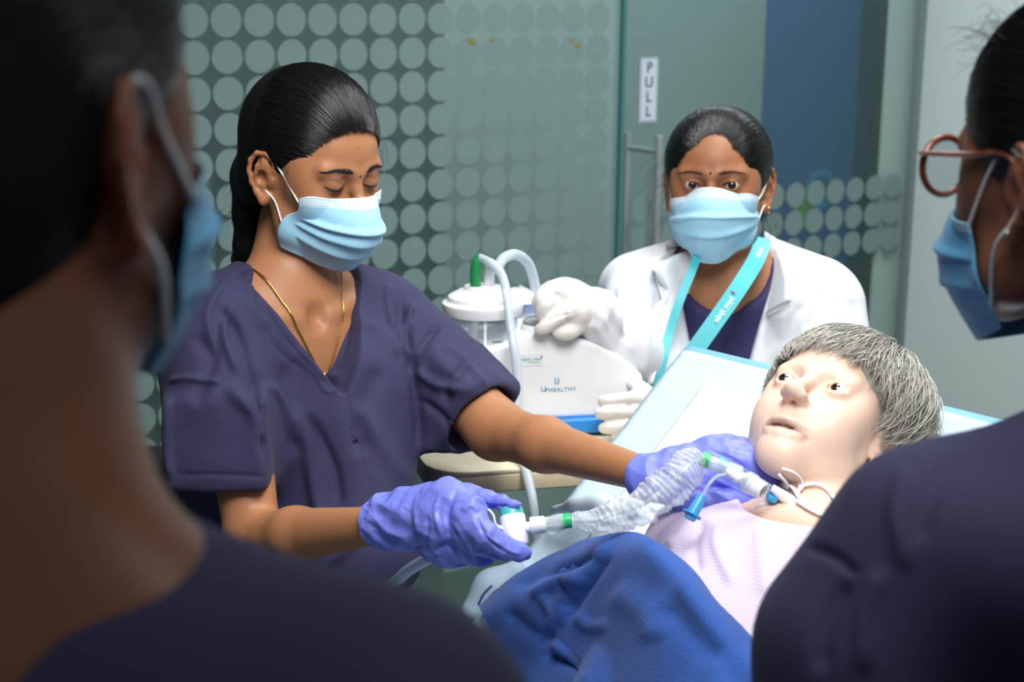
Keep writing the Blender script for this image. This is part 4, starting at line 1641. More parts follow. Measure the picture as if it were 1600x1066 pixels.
# gloves
c = Clay()
g = lambda x, y, d: W(x, y, d * 1.168)
GS = 1.168
palm = [([g(645, 800, 1.49), g(700, 785, 1.465), g(736, 796, 1.44)], [0.024, 0.021, 0.0150]),
        ([g(645, 812, 1.49), g(690, 818, 1.462), g(728, 826, 1.44)], [0.025, 0.022, 0.0150]),
        ([g(648, 826, 1.49), g(690, 845, 1.47), g(712, 856, 1.46)], [0.022, 0.017, 0.013]),
        ([g(612, 812, 1.505), g(650, 810, 1.49)], [0.027, 0.026])]
fing = [([g(665, 782, 1.485), g(720, 772, 1.49), g(762, 780, 1.475), g(792, 788, 1.462), g(812, 788, 1.455)], [0.0155, 0.0120, 0.0085, 0.0056, 0.0036]),
        ([g(728, 806, 1.438), g(760, 836, 1.425), g(794, 857, 1.428), g(820, 864, 1.435)], [0.0150, 0.0112, 0.0094, 0.0080]),
        ([g(726, 832, 1.445), g(762, 853, 1.442), g(788, 858, 1.462), g(768, 846, 1.490)], [0.0135, 0.011, 0.010, 0.009]),
        ([g(708, 852, 1.458), g(742, 868, 1.458), g(764, 863, 1.48), g(746, 850, 1.50)], [0.0125, 0.0105, 0.0095, 0.0085]),
        ([g(680, 862, 1.468), g(706, 874, 1.468), g(728, 868, 1.488), g(715, 855, 1.50)], [0.0115, 0.0095, 0.0085, 0.008])]
hand_clay(c, [(p, [r * GS for r in rr]) for p, rr in fing], [(p, [r * GS for r in rr]) for p, rr in palm])
# cuff
c.chain([g(600, 816, 1.505), g(640, 812, 1.493)], [0.0305, 0.0305], k=0.01)
c.cone(g(594, 817, 1.508), g(602, 816, 1.505), 0.0315, 0.0315, k=0.002)
wd = norm(REl - RWr)

c.block(g(592, 817, 1.51) + wd * 0.03, (0.06, 0.06, 0.03), frame_z(wd), 0.001, 's', k=0.001)
v, q = c.build(0.0014, smooth=1)
pxx, pyy, _ = to_px(v)
cuffw = np.clip((665 - pxx) / 60, 0, 1)
nn = normals(v, q)
v = v + nn * (wobble(v, 0.0009, 120, 21, 1.8, True) + wobble(v, 0.0004, 260, 24, 1.8, True) + wobble(v, 0.0018, 95, 22, 1.8, True) * cuffw)[:, None]
GST = [([(690, 770), (680, 800), (690, 840)], 4, 0.0022), ([(716, 762), (700, 800), (704, 850)], 4, -0.002),
       ([(742, 800), (760, 840), (800, 870)], 3.5, -0.0022), ([(705, 810), (730, 850), (748, 880)], 4, 0.002),
       ([(655, 770), (648, 800), (655, 840)], 4, 0.002), ([(668, 868), (700, 850), (720, 880)], 4, -0.0025), ([(640, 862), (665, 845), (668, 800)], 4, -0.002),
       ([(735, 772), (760, 790), (800, 792)], 3, -0.0018), ([(720, 800), (735, 790), (750, 800)], 4, 0.002), ([(750, 830), (790, 858), (818, 868)], 3, 0.0015)]
v = creases(v, q, GST)
glR = mesh_obj('glove', v, q, m_glove, nurse)
glR['label'] = 'violet glove pinching the white valve'

g = lambda x, y, d: W(x, y, d * 1.01)
c = Clay()
palm = [([g(1016, 742, 1.775), g(1060, 728, 1.775), g(1108, 712, 1.775)], [0.024, 0.021, 0.017]),
        ([g(1016, 752, 1.77), g(1070, 755, 1.765), g(1120, 752, 1.765)], [0.024, 0.024, 0.020]),
        ([g(1070, 735, 1.78), g(1120, 728, 1.775), g(1150, 742, 1.775)], [0.022, 0.022, 0.018])]
fing = [([g(1112, 706, 1.775), g(1155, 704, 1.77), g(1195, 726, 1.765), g(1216, 752, 1.76)], [0.0165, 0.0125, 0.0115, 0.0090]),
        ([g(1122, 716, 1.765), g(1165, 722, 1.755), g(1196, 748, 1.75), g(1205, 772, 1.755)], [0.0155, 0.0125, 0.0110, 0.0088]),
        ([g(1118, 740, 1.755), g(1155, 750, 1.745), g(1186, 770, 1.745), g(1196, 782, 1.755)], [0.0150, 0.0120, 0.0105, 0.0085]),
        ([g(1100, 700, 1.785), g(1140, 694, 1.80), g(1180, 706, 1.805), g(1205, 730, 1.80)], [0.0145, 0.0115, 0.0100, 0.0085]),
        ([g(1050, 770, 1.758), g(1100, 784, 1.745), g(1142, 780, 1.738), g(1176, 784, 1.745)], [0.0170, 0.0130, 0.0105, 0.0085])]
hand_clay(c, fing, palm)
c.cone(g(1004, 744, 1.778), g(1024, 744, 1.775), 0.0265, 0.0250, k=0.004)
wd = norm(LEl - LWr)
c.block(g(1000, 742, 1.779) + wd * 0.03, (0.06, 0.06, 0.03), frame_z(wd), 0.001, 's', k=0.001)
v, q = c.build(0.0014, smooth=1)
v = v + normals(v, q) * (wobble(v, 0.0009, 105, 31, 1.7, True))[:, None]
GST = [([(1030, 735), (1060, 760), (1050, 790)], 4, -0.0022), ([(1080, 715), (1120, 722), (1160, 760)], 4, -0.0022), ([(1100, 700), (1150, 722), (1200, 765)], 3, -0.002),
       ([(1090, 770), (1130, 762), (1190, 785)], 3.5, -0.0025), ([(1050, 730), (1090, 760), (1140, 775)], 4, 0.002), ([(1110, 745), (1150, 765), (1180, 780)], 3, 0.0015)]
v = creases(v, q, GST)
glL = mesh_obj('glove', v, q, m_glove, nurse)
glL['label'] = "violet glove holding the tube at the manikin's neck"

# ================================================================== the doctor in the white coat
DS = np.array(srgb(160, 106, 74)[:3])
DR, DT, DSc = euler_frame(-14, -3, -2.0), W(1121, 283, 2.52), 0.98
m_skin_d = skin_mat('doctor_skin')
doctor = thing('person', 'woman in a white coat, blue mask and turquoise lanyard behind the suction machine', 'person',
               (W(1130, 600, 2.6)[0], W(1130, 600, 2.6)[1], 0))
DTR = euler_frame(-8, 13)
DTT = W(1132, 430, 2.53)
dRS, dRE, dRW = W(1000, 462, 2.52), W(1034, 600, 2.50), W(925, 486, 2.34)
dLS, dLE, dLW = W(1288, 486, 2.55), W(1330, 690, 2.48), W(1040, 640, 2.36)
c = Clay().frame(DR, DT, DSc)
head_clay(c, open_l=0.0054, open_r=0.0054, lid_drop=0.05, ears=(1, -1))
c.frame()
c.cone(world_pts([0, -0.028, -0.075], DR, DT, DSc), world_pts([0, -0.050, -0.01], DTR, DTT), 0.052, 0.056, k=0.02)
c.frame(DTR, DTT, 1.0)
torso_clay(c, 0.140, (0.128, 0.088, 0.19), neck=False, hip=False)
c.frame()
c.chain([dRE, dRE + (dRW - dRE) * 0.8], [0.034, 0.022], k=0.02)
c.chain([dRS, dRE], [0.040, 0.035], k=0.02)
c.chain([dLS, dLE], [0.040, 0.035], k=0.02)
c.chain([dLE, dLE + (dLW - dLE) * 1.05], [0.034, 0.022], k=0.02)
v, q = c.build(0.0025, smooth=1)
L = local(v, DR, DT, DSc)
C = np.tile(DS, (len(v), 1))
C = blend(C, 0.35 * gauss(L, (0.0, 0.09, -0.005), (0.05, 0.05, 0.018)), DS * 0.6)
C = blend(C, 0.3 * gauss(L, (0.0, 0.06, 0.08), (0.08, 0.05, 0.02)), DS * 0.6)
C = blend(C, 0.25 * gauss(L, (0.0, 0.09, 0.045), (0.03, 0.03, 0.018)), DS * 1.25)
mesh_obj('body', v, q, m_skin_d, doctor, True, C)
dclay = c
gz = norm(DR[:, 1] + DR[:, 2] * 0.06 - DR[:, 0] * 0.14)
for sd in (1, -1):
    eye(doctor, DR, DT, DSc, sd, gz, iris=(52, 32, 24), iris_r=0.58, white=(184, 176, 172))
    lash_line(c, DR, DT, DSc, doctor, m_lash, sd, 0.0050, w=0.0010)
brow_hairs(c, DR, DT, DSc, doctor, m_brow, n=110, z0=0.0165, thick=0.8)


def dx(c):
    c.ball((0, -0.05, 0.03), (0.080, 0.075, 0.088), k=0.02)
    c.ball((-0.01, -0.110, -0.055), (0.050, 0.038, 0.045), k=0.03)
    c.ball((-0.052, -0.055, -0.03), (0.026, 0.03, 0.05), k=0.03)
    c.ball((0.056, -0.045, -0.03), (0.030, 0.03, 0.05), k=0.03)


DCUT = [((0.0, 0.105, -0.045), (0.096, 0.086, 0.118), 'b'), ((-0.004, 0.088, 0.045), (0.032, 0.045, 0.040), 'b'), ((0, 0.070, -0.130), (0.12, 0.092, 0.110), 'x')]
dhair = swept_hair('hair', DR, DT, DSc, doctor, m_hair, (0, -0.014, 0.034), (0.0870, 0.100, 0.088), DCUT, (-0.01, -0.11, -0.03), 3200, dx, seed=8, wave=0.003)
wisps('loose_hairs', DR, DT, DSc, dhair, m_hair, [((-0.085, -0.02, -0.05), (-0.8, 0, -0.8)), ((-0.080, -0.03, -0.075), (-0.6, 0.2, -1)), ((0.085, 0.0, -0.01), (1, 0.3, -0.6)),
                                            ((0.085, 0.0, 0.03), (1, 0.3, -0.2)), ((0.082, 0.0, -0.05), (0.6, 0.3, -1))], n=16, length=0.045, seed=6)
p = snap(c, world_pts([[0.0005, 0.14, 0.0185]], DR, DT, DSc), [-DR[:, 1]], 0.09)[0]
lathe('bindi', [(0, 0), (0.0021, 0), (0.0018, 0.0005), (0, 0.0007)], p, DR[:, 1], mat('bindi_maroon', srgb(60, 14, 20), 0.4), doctor, 16)
rowsD = [
    [(0.062, 0.050, -0.028), (0.042, 0.080, -0.020), (0.014, 0.107, -0.004), (-0.014, 0.107, -0.004), (-0.042, 0.080, -0.014), (-0.062, 0.050, -0.020)],
    [(0.066, 0.046, -0.046), (0.046, 0.092, -0.040), (0.016, 0.120, -0.034), (-0.016, 0.120, -0.034), (-0.046, 0.092, -0.036), (-0.066, 0.046, -0.038)],
    [(0.074, 0.040, -0.062), (0.050, 0.092, -0.062), (0.018, 0.124, -0.060), (-0.018, 0.124, -0.060), (-0.050, 0.092, -0.058), (-0.072, 0.040, -0.058)],
    [(0.062, 0.036, -0.080), (0.046, 0.080, -0.086), (0.018, 0.112, -0.090), (-0.018, 0.112, -0.090), (-0.046, 0.080, -0.082), (-0.062, 0.036, -0.078)],
    [(0.046, 0.036, -0.098), (0.034, 0.062, -0.114), (0.014, 0.084, -0.124), (-0.014, 0.084, -0.124), (-0.034, 0.062, -0.112), (-0.048, 0.036, -0.096)],
]
face_mask(c, DR, DT, DSc, doctor, rowsD, [(0.40, 0.004, 0.06), (0.66, 0.004, -0.06)],
          [[(0.10, 0.985), (-0.074, 0.018, -0.020), (-0.080, -0.004, -0.002), (-0.081, -0.02, 0.01)], [(0.78, 0.985), (-0.075, 0.012, -0.045), (-0.080, -0.012, -0.035), (-0.08, -0.03, -0.02)],
           [(0.10, 0.015), (0.076, 0.012, -0.01), (0.080, -0.010, 0.010)], [(0.78, 0.015), (0.076, 0.010, -0.045), (0.080, -0.012, -0.035)]], wrinkle=0.001, seed=12)
for dz, r in ((-0.044, 0.0028), (-0.052, 0.002), (-0.034, 0.0018)):
    p = world_pts([-0.084 + (0.004 if dz == -0.034 else 0), -0.004 - (0.008 if dz == -0.034 else 0), dz], DR, DT, DSc)
    cc = Clay()
    cc.ball(p, r, k=0)
    vv, qq = cc.build(0.0006)
    mesh_obj('earring', vv, qq, m_gold, doctor)
# navy top under the coat
m_indigo = mat('indigo_cloth', srgb(36, 32, 84), 0.7, bump=(500, 0.2, 0.0006), sheen=0.1)
c = Clay().frame(DTR, DTT, 1.0)
torso_clay(c, 0.138, (0.133, 0.096, 0.19), infl=0.006, bust=0.012, neck=False, hip=True)
c.fn(lambda p: np.maximum(np.hypot(p[:, 0] + 0.0, (p[:, 2] - 0.03) * 0.95) - 0.075, -0.04 - p[:, 1]).astype(np.float32), (-0.2, -0.05, -0.1), (0.2, 0.2, 0.2), 's', k=0.003)
c.ball((0, -0.055, 0.06), (0.068, 0.07, 0.08), 's', k=0.004)
v, q = c.build(0.006, smooth=2)
v = creases(v, q, [([(1095, 470), (1080, 530), (1040, 590)], 9, 0.003), ([(1150, 440), (1140, 500), (1090, 560)], 12, -0.003), ([(1180, 450), (1160, 500), (1130, 545)], 9, 0.003)])
mesh_obj('blouse', v, q, m_indigo, doctor)
# white coat
m_coat = mat('white_coat', srgb(232, 234, 240), 0.8, bump=(700, 0.15, 0.0005), sheen=0.1)
c = Clay().frame(DTR, DTT, 1.0)
torso_clay(c, 0.150, (0.142, 0.110, 0.20), infl=0.016, bust=0.012, neck=False, hip=False, waist=(0.140, 0.105))
c.cone((0, -0.06, -0.36), (0, -0.10, -0.80), 0.140, 0.165, k=0.05)
c.frame()
c2 = Clay()
c2.chain([dRS + CU * 0.004, W(1008, 540, 2.52), dRE], [0.060, 0.056, 0.052], k=0.03)
c2.chain([dRE, dRE + (dRW - dRE) * 0.55, dRE + (dRW - dRE) * 0.99], [0.052, 0.046, 0.036], k=0.03)
c2.chain([dLS + CU * 0.004, dLE], [0.066, 0.056], k=0.03)
c2.chain([dLE, dLE + (dLW - dLE) * 0.75], [0.055, 0.046], k=0.03)
lo2 = np.min([i[1] for i in c2.items if i[3] == 'u'], 0)
hi2 = np.max([i[2] for i in c2.items if i[3] == 'u'], 0)
cs_ = c2


c.frame(DTR, DTT, 1.0)


def coatv(p):
    z = p[:, 2]
    hw = 0.070 * np.clip((z + 0.34) / 0.30, 0.0, 1.0) + np.clip(z + 0.04, 0, 1) * 0.30
    return np.maximum(np.abs(p[:, 0] - 0.004) - hw, -0.045 - p[:, 1]).astype(np.float32)


c.fn(coatv, (-0.25, -0.05, -0.36), (0.25, 0.25, 0.2), 's', k=0.004)
c.ball((0, -0.055, 0.06), (0.074, 0.072, 0.08), 's', k=0.004)
c.frame()
c.fn(lambda p: cs_.ev(p, cs_.items), lo2, hi2, 'u', 0.03)
v, q = c.build(0.0046, smooth=2)
v = v + normals(v, q) * wobble(v, 0.0016, 22, 41, 1.5)[:, None]
v = creases(v, q, [([(1005, 400), (960, 440), (945, 520)], 9, 0.006), ([(1010, 420), (985, 480), (975, 560)], 8, -0.008), ([(975, 430), (968, 500), (990, 560)], 6, 0.006),
                   ([(940, 470), (960, 510), (985, 540)], 6, -0.006), ([(925, 500), (950, 540), (970, 560)], 7, 0.006), ([(1025, 430), (1012, 480), (1008, 560), (1010, 600)], 7, 0.006),
                   ([(1230, 400), (1290, 430), (1340, 480)], 10, 0.004), ([(1235, 430), (1225, 480), (1215, 540)], 7, 0.006), ([(1255, 470), (1240, 500), (1235, 560)], 7, -0.005),
                   ([(1290, 450), (1275, 490), (1262, 520)], 8, -0.004), ([(1232, 435), (1238, 474), (1206, 492), (1176, 510), (1158, 534)], 3.5, -0.004), ([(900, 480), (925, 500), (930, 530)], 6, -0.004), ([(1180, 600), (1200, 560), (1225, 530)], 8, 0.004)])
coat = mesh_obj('white_coat', v, q, m_coat, doctor)
# lapels and collar as folded cloth lying on the coat
tmpc = c


def lapel(name, pts, lift=0.006, thick=0.003, m=m_coat, parent=None, sub=26):
    """pts: outline as seen, draped on the coat"""
    P = np.array(pts, float)
    n = len(P)
    cen = P.mean(0)
    rings = 7
    V, f = [], []
    N = 60
    t = np.linspace(0, n, N, endpoint=False)
    out = np.array([P[int(a) % n] * (1 - (a % 1)) + P[(int(a) + 1) % n] * (a % 1) for a in t])
    for r in range(rings):
        k = 1 - r / (rings - 1) * 0.999
        for p in out:
            V.append(cen + (p - cen) * k)
    V = np.array(V)
    base = np.array([W(x, y, 2.2) for x, y in V])
    D = np.array([norm(W(x, y, 1.0) - CAM) for x, y in V])
    S = snap(tmpc, base, D, 0.6)
    okd = to_px(S)[2]
    med = np.median(okd)
    good = np.abs(okd - med) < 0.07
    xx, yy = (V[:, 0] - cen[0]) / 60, (V[:, 1] - cen[1]) / 60
    M_ = np.stack([np.ones(len(V)), xx, yy, xx * xx, xx * yy, yy * yy], 1)
    co = np.linalg.lstsq(M_[good], okd[good], rcond=None)[0]
    dd = np.minimum(M_ @ co, med + 0.06)
    S = np.array([W(x, y, d_) for (x, y), d_ in zip(V, dd)])
    for r in range(rings - 1):
        for i in range(N):
            j = (i + 1) % N
            f.append((r * N + i, r * N + j, (r + 1) * N + j, (r + 1) * N + i))
    S = S - D * lift
    o = mesh_obj(name, S, f, m, parent)
    nz = np.zeros(3)
    md = o.modifiers.new('t', 'SOLIDIFY')
    md.thickness = thick
    md.offset = 0
    return o


lapel('lapel', [(1196, 362), (1212, 372), (1226, 400), (1234, 432), (1234, 472), (1206, 488), (1178, 505), (1160, 528), (1140, 556), (1120, 560), (1150, 500), (1172, 450), (1190, 405)], 0.017, 0.004, parent=coat)
lapel('lapel', [(1090, 388), (1060, 396), (1036, 408), (1020, 420), (1034, 448), (1040, 462), (1024, 478), (1012, 500), (1010, 560), (1012, 600), (1020, 600), (1040, 530), (1062, 470), (1080, 425)], 0.014, 0.004, parent=coat)
lapel('collar', [(1090, 384), (1052, 388), (1022, 404), (1020, 420), (1042, 452), (1066, 438), (1084, 415)], 0.016, parent=coat)
# lanyard
m_lany = mat('turquoise_ribbon', srgb(64, 180, 190), 0.45, bump=(900, 0.15, 0.0003))
m_lanyw = mat('ribbon_print', srgb(220, 240, 242), 0.5)


def ribbon(name, px, wid, m, parent, lift=0.016, surf=None):
    pts, ups = [], []
    for x, y, d in px:
        pts.append(W(x, y, d))
    P = spline(pts, 60)
    T = np.gradient(P, axis=0)
    T /= np.linalg.norm(T, axis=1, keepdims=True)
    view = (P - CAM) / np.linalg.norm(P - CAM, axis=1, keepdims=True)
    S = np.cross(T, view)
    S /= np.linalg.norm(S, axis=1, keepdims=True)
    V = np.concatenate([P - S * wid / 2, P + S * wid / 2])
    n = len(P)
    f = [(i, i + 1, n + i + 1, n + i) for i in range(n - 1)]
    o = mesh_obj(name, V, f, m, parent, False)
    md = o.modifiers.new('t', 'SOLIDIFY')
    md.thickness = 0.001
    md.offset = 0
    return o, P, T, S, view


ln, P, T, S, vw = ribbon('lanyard', [(1192, 372, 2.50), (1184, 400, 2.472), (1162, 438, 2.43), (1125, 492, 2.405), (1085, 548, 2.395), (1054, 590, 2.395), (1036, 622, 2.40), (1010, 670, 2.42)], 0.027, m_lany, doctor)
for (i0, txt, sz) in ((24, 'ebek med', 0.0125), (7, 'ebek', 0.011), (44, 'ebek med', 0.0125)):
    fr = np.stack([-T[i0], np.cross(-vw[i0], -T[i0]), -vw[i0]], axis=1)
    fr[:, 1] = norm(fr[:, 1])
    fr[:, 2] = np.cross(fr[:, 0], fr[:, 1])
    text_obj('lanyard_lettering', txt, sz, fr, P[i0] - vw[i0] * 0.0014, m_lanyw, ln, 0.0003, bold=0.0002)
    if txt != 'ebek':
        text_obj('lanyard_small_print', 'lets make better', sz * 0.35, fr, P[i0] - vw[i0] * 0.0014 - fr[:, 1] * 0.006 + fr[:, 0] * 0.006, m_lanyw, ln, 0.0002)
        e = P[i0] + fr[:, 0] * 0.032 + fr[:, 1] * 0.003 - vw[i0] * 0.0014
        tube('lanyard_mark', [e - fr[:, 1] * 0.003, e + fr[:, 1] * 0.004], 0.0012, m_red, ln, 6, 8)
ln2, *_ = ribbon('lanyard', [(1092, 392, 2.475), (1086, 410, 2.452), (1076, 436, 2.435), (1062, 470, 2.425), (1046, 520, 2.42), (1036, 560, 2.41), (1020, 620, 2.41)], 0.014, m_lany, doctor)
# thin chain
chd = [W(1085, 432, 2.47), W(1078, 445, 2.462), W(1074, 458, 2.455), W(1086, 446, 2.452)]
tube('necklace', chd, 0.0008, m_gold, doctor, 6, 30)
lathe('pendant', [(0, 0), (0.002, 0.001), (0.002, 0.004), (0, 0.006)], W(1077, 453, 2.452), -CU, m_gold, doctor, 10)
trousers('trousers', world_pts([0, -0.05, -0.60], DTR, DTT), euler_frame(-8, 0), doctor, m_indigo)

# cream gloves
c = Clay()
g = lambda x, y, d: W(x, y, d)
palm = [([g(928, 488, 2.345), g(912, 486, 2.34)], [0.030, 0.029]), ([g(918, 482, 2.345), g(895, 466, 2.325), g(870, 458, 2.31)], [0.026, 0.025, 0.016]),
        ([g(918, 492, 2.345), g(893, 492, 2.32), g(872, 496, 2.305)], [0.026, 0.024, 0.016]),
        ([g(900, 470, 2.33), g(878, 456, 2.32), g(862, 460, 2.31)], [0.022, 0.018, 0.013])]
fing = [([g(890, 484, 2.30), g(872, 496, 2.292), g(856, 508, 2.290), g(842, 515, 2.292)], [0.0135, 0.0105, 0.0095, 0.0082]),
        ([g(872, 456, 2.315), g(854, 458, 2.305), g(843, 472, 2.305), g(848, 490, 2.315)], [0.0125, 0.0115, 0.0105, 0.009]),
        ([g(868, 470, 2.305), g(852, 476, 2.295), g(850, 492, 2.298), g(858, 502, 2.31)], [0.0125, 0.0115, 0.010, 0.009]),
        ([g(880, 456, 2.33), g(860, 452, 2.33), g(848, 462, 2.335), g(846, 478, 2.34)], [0.0125, 0.011, 0.010, 0.009]),
        ([g(905, 505, 2.325), g(888, 518, 2.305), g(872, 520, 2.30)], [0.0145, 0.0115, 0.009])]
hand_clay(c, fing, palm)
v, q = c.build(0.0016, smooth=1)
v = v + normals(v, q) * wobble(v, 0.0008, 95, 51, 1.6, True)[:, None]
v = creases(v, q, [([(893, 490), (870, 495), (850, 505)], 3, -0.002), ([(890, 465), (880, 485), (890, 510)], 4, -0.002), ([(870, 455), (868, 475), (872, 490)], 4, -0.002)])
gg = mesh_obj('glove', v, q, m_gloveb, doctor)
gg['label'] = 'cream glove pressing the round gauge'
c = Clay()
palm = [([g(1040, 640, 2.36), g(1005, 630, 2.335), g(985, 625, 2.325)], [0.024, 0.022, 0.012]),
        ([g(1042, 652, 2.36), g(1005, 652, 2.335), g(985, 655, 2.325)], [0.024, 0.022, 0.013])]
fing = [([g(1004, 622, 2.325), g(978, 624, 2.302), g(955, 626, 2.298), g(942, 628, 2.300)], [0.0118, 0.0102, 0.0095, 0.0085]),
        ([g(1000, 640, 2.318), g(972, 643, 2.296), g(950, 646, 2.290), g(937, 646, 2.292)], [0.0118, 0.0102, 0.0095, 0.0085]),
        ([g(1000, 660, 2.318), g(975, 665, 2.296), g(956, 668, 2.290), g(943, 669, 2.292)], [0.0115, 0.0100, 0.0092, 0.0080]),
        ([g(1004, 674, 2.322), g(984, 680, 2.300), g(970, 682, 2.296), g(961, 682, 2.298)], [0.0105, 0.0090, 0.0080, 0.0070]),
        ([g(1015, 620, 2.34), g(1000, 606, 2.345), g(985, 600, 2.36)], [0.0125, 0.0105, 0.009])]
hand_clay(c, fing, palm, k=0.004)
v, q = c.build(0.0016, smooth=1)
v = v + normals(v, q) * wobble(v, 0.0007, 95, 52, 1.6, True)[:, None]
gg = mesh_obj('glove', v, q, m_gloveb, doctor)
gg['label'] = 'cream glove steadying the corner of the machine'

# ================================================================== training manikin on the bed
def ortho(R, f, U):
    f = norm(f)
    R = norm(np.asarray(R) - f * (np.asarray(R) @ f))
    return np.stack([R, f, np.cross(R, f)], axis=1)


MR = ortho(C2W((-0.80, 0.155, -0.58)), C2W((-0.37, 0.64, 0.67)), None)
MT, MSc = W(1292, 663, 1.83), 0.955
MSK = np.array(srgb(240, 208, 188)[:3])
m_skin_m = mat('manikin_vinyl', rough=0.42, attr=True, sss=0.10, spec=0.4)


def bedd(px, py, h, flat=False):
    """point seen at (px, py) that lies h above the backrest plane"""
    r = fwd + (px - 800) / F * CR + (533 - py) / F * CU
    n, o = (Zup, P1) if flat else (EN, A)
    t = ((o + n * h - CAM) @ n) / (r @ n)
    return CAM + t * r


MTT = bedd(1288, 812, 0.125)
MTR = np.stack([np.cross(EN, -ES), EN, -ES], axis=1)
man = thing('training_manikin', 'grey-haired training manikin in a pink checked gown lying on the raised bed', 'manikin', (bedbase[0], bedbase[1], bedbase[2]))
c = Clay().frame(MR, MT, MSc)
head_clay(c, open_l=0.0078, open_r=0.0078, lid_drop=0.0, ears=(1, -1), mouth=0.0040, jaw=0.90, nose=1.05, bulge=0.0140, gap=0.0340, nz=0.95, mw=1.22)
# cheek folds and fuller cheeks
for s in (1, -1):
    c.ball((s * 0.040, 0.046, -0.052), (0.016, 0.018, 0.020), k=0.03)
    c.chain([(s * 0.019, 0.100, -0.044), (s * 0.030, 0.094, -0.060), (s * 0.034, 0.086, -0.078)], [0.002] * 3, 's', k=0.012)
c.frame()
c.cone(world_pts([0, -0.026, -0.080], MR, MT, MSc), world_pts([0, -0.050, -0.01], MTR, MTT), 0.048, 0.054, k=0.014)
c.frame(MTR, MTT, 1.0)
torso_clay(c, 0.150, (0.140, 0.095, 0.20), neck=False, hip=False)
for s in (1, -1):
    c.chain([(s * 0.165, -0.05, -0.06), (s * 0.185, -0.07, -0.20)], [0.042, 0.034], k=0.02)
v, q = c.build(0.0021, smooth=1)
L = local(v, MR, MT, MSc)
C = np.tile(MSK, (len(v), 1))
C = blend(C, 0.30 * gauss(L, (0, 0.10, -0.075), (0.03, 0.02, 0.009)), MSK * np.array([0.92, 0.62, 0.58]))
C = blend(C, 1.5 * gauss(L, (0, 0.092, -0.0768), (0.024, 0.010, 0.0030)), MSK * np.array([0.13, 0.06, 0.04]))
for s in (1, -1):
    C = blend(C, 0.45 * gauss(L, (s * 0.032, 0.084, -0.002), (0.020, 0.02, 0.013)), MSK * np.array([0.98, 0.82, 0.80]))
    C = blend(C, 0.25 * gauss(L, (s * 0.045, 0.07, -0.035), (0.025, 0.03, 0.02)), MSK * np.array([1.0, 0.86, 0.82]))
    C = blend(C, 0.8 * gauss(L, (s * 0.0060, 0.106, -0.047), (0.0025, 0.006, 0.0025)), MSK * 0.35)
Lt = local(v, MTR, MTT)
C = blend(C, 0.8 * np.clip((-Lt[:, 2] - 0.015) * 40, 0, 1) * (L[:, 2] < -0.12), MSK * np.array([0.72, 0.55, 0.47]))
mclay = c
mbody = mesh_obj('body', v, q, m_skin_m, man, True, C)
close_holes(mbody)
gz = norm(MR[:, 1] + MR[:, 0] * 0.10 + MR[:, 2] * 0.02)
for sd in (1, -1):
    eye(man, MR, MT, MSc, sd, gz, gap=0.0340, iris=(74, 44, 26), iris_r=0.50, white=(238, 236, 234))
# dark mouth cavity with a gap in the row of teeth
mo = world_pts([0, 0.086, -0.0745], MR, MT, MSc)
cc = Clay().frame(MR, MT, MSc)
cc.ball((0, 0.080, -0.0762), (0.025, 0.0085, 0.0070), k=0)
vv, qq = cc.build(0.001)
mesh_obj('mouth_cavity', vv, qq, mat('mouth_dark', srgb(92, 52, 30), 0.5), man)
m_tooth = mat('tooth', srgb(214, 188, 150), 0.3)
for x in (-0.006, -0.016, 0.012):
    cc = Clay().frame(MR, MT, MSc)
    cc.block((x, 0.0890, -0.0762), (0.0016, 0.0022, 0.0036), rad=0.001, k=0)
    vv, qq = cc.build(0.0006)
    mesh_obj('tooth', vv, qq, m_tooth, man)
# wig
WC, WR = np.array([-0.002, -0.016, 0.036]), np.array([0.086, 0.105, 0.093])
c = Clay().frame(MR, MT, MSc)
c.ball(WC, WR, k=0)
c.ball((-0.010, -0.050, -0.005), (0.088, 0.076, 0.092), k=0.02)
c.ball((0, 0.104, -0.048), (0.106, 0.090, 0.106), 's', k=0.008)
c.block((0, 0.080, -0.135), (0.13, 0.095, 0.110), rad=0.01, op='s', k=0.01)
for s in (1, -1):
    c.ball((s * 0.080, -0.004, -0.026), (0.030, 0.026, 0.036), 's', k=0.008)
v, q = c.build(0.003, smooth=2)
m_wig = mat('grey_wig', rough=0.45, attr=True, spec=0.4)
wig = mesh_obj('wig', v, q, m_wig, man, True, np.tile(srgb(150, 148, 140)[:3], (len(v), 1)))
r = np.random.default_rng(17)
N = 7500
K = 9
crown = norm([-0.05, -0.35, 0.95])
ax2 = norm(np.cross(crown, [1.0, 0, 0]))
ax1 = np.cross(ax2, crown)
th_ = r.uniform(0, 2 * math.pi, N)
# end reach depends on heading: short fringe in front, longer at the sides and back
tip_dir = np.cos(th_)[:, None] * ax1 + np.sin(th_)[:, None] * ax2
front = tip_dir[:, 1]
reach = np.radians(np.interp(front, [-1, -0.2, 0.25, 0.6, 1], [140, 134, 124, 106, 101]) + r.normal(size=N) * 5)
st = np.minimum(r.uniform(0, 1.0, N) ** 0.8, 0.85) * reach
ln_ = r.uniform(0.45, 1.0, N) * 1.0
a0, a1 = st, np.minimum(reach, st + ln_)
u = np.linspace(0, 1, K)
ang = a0[:, None] + (a1 - a0)[:, None] * u[None]
sw = r.normal(size=N) * 0.10
tw = sw[:, None] * (u[None] ** 1.5) + (0.25 * np.sin(th_ * 3))[:, None] * u[None]
tipd = np.cos(th_[:, None] + tw)[..., None] * ax1 + np.sin(th_[:, None] + tw)[..., None] * ax2
D = np.cos(ang)[..., None] * crown + np.sin(ang)[..., None] * tipd
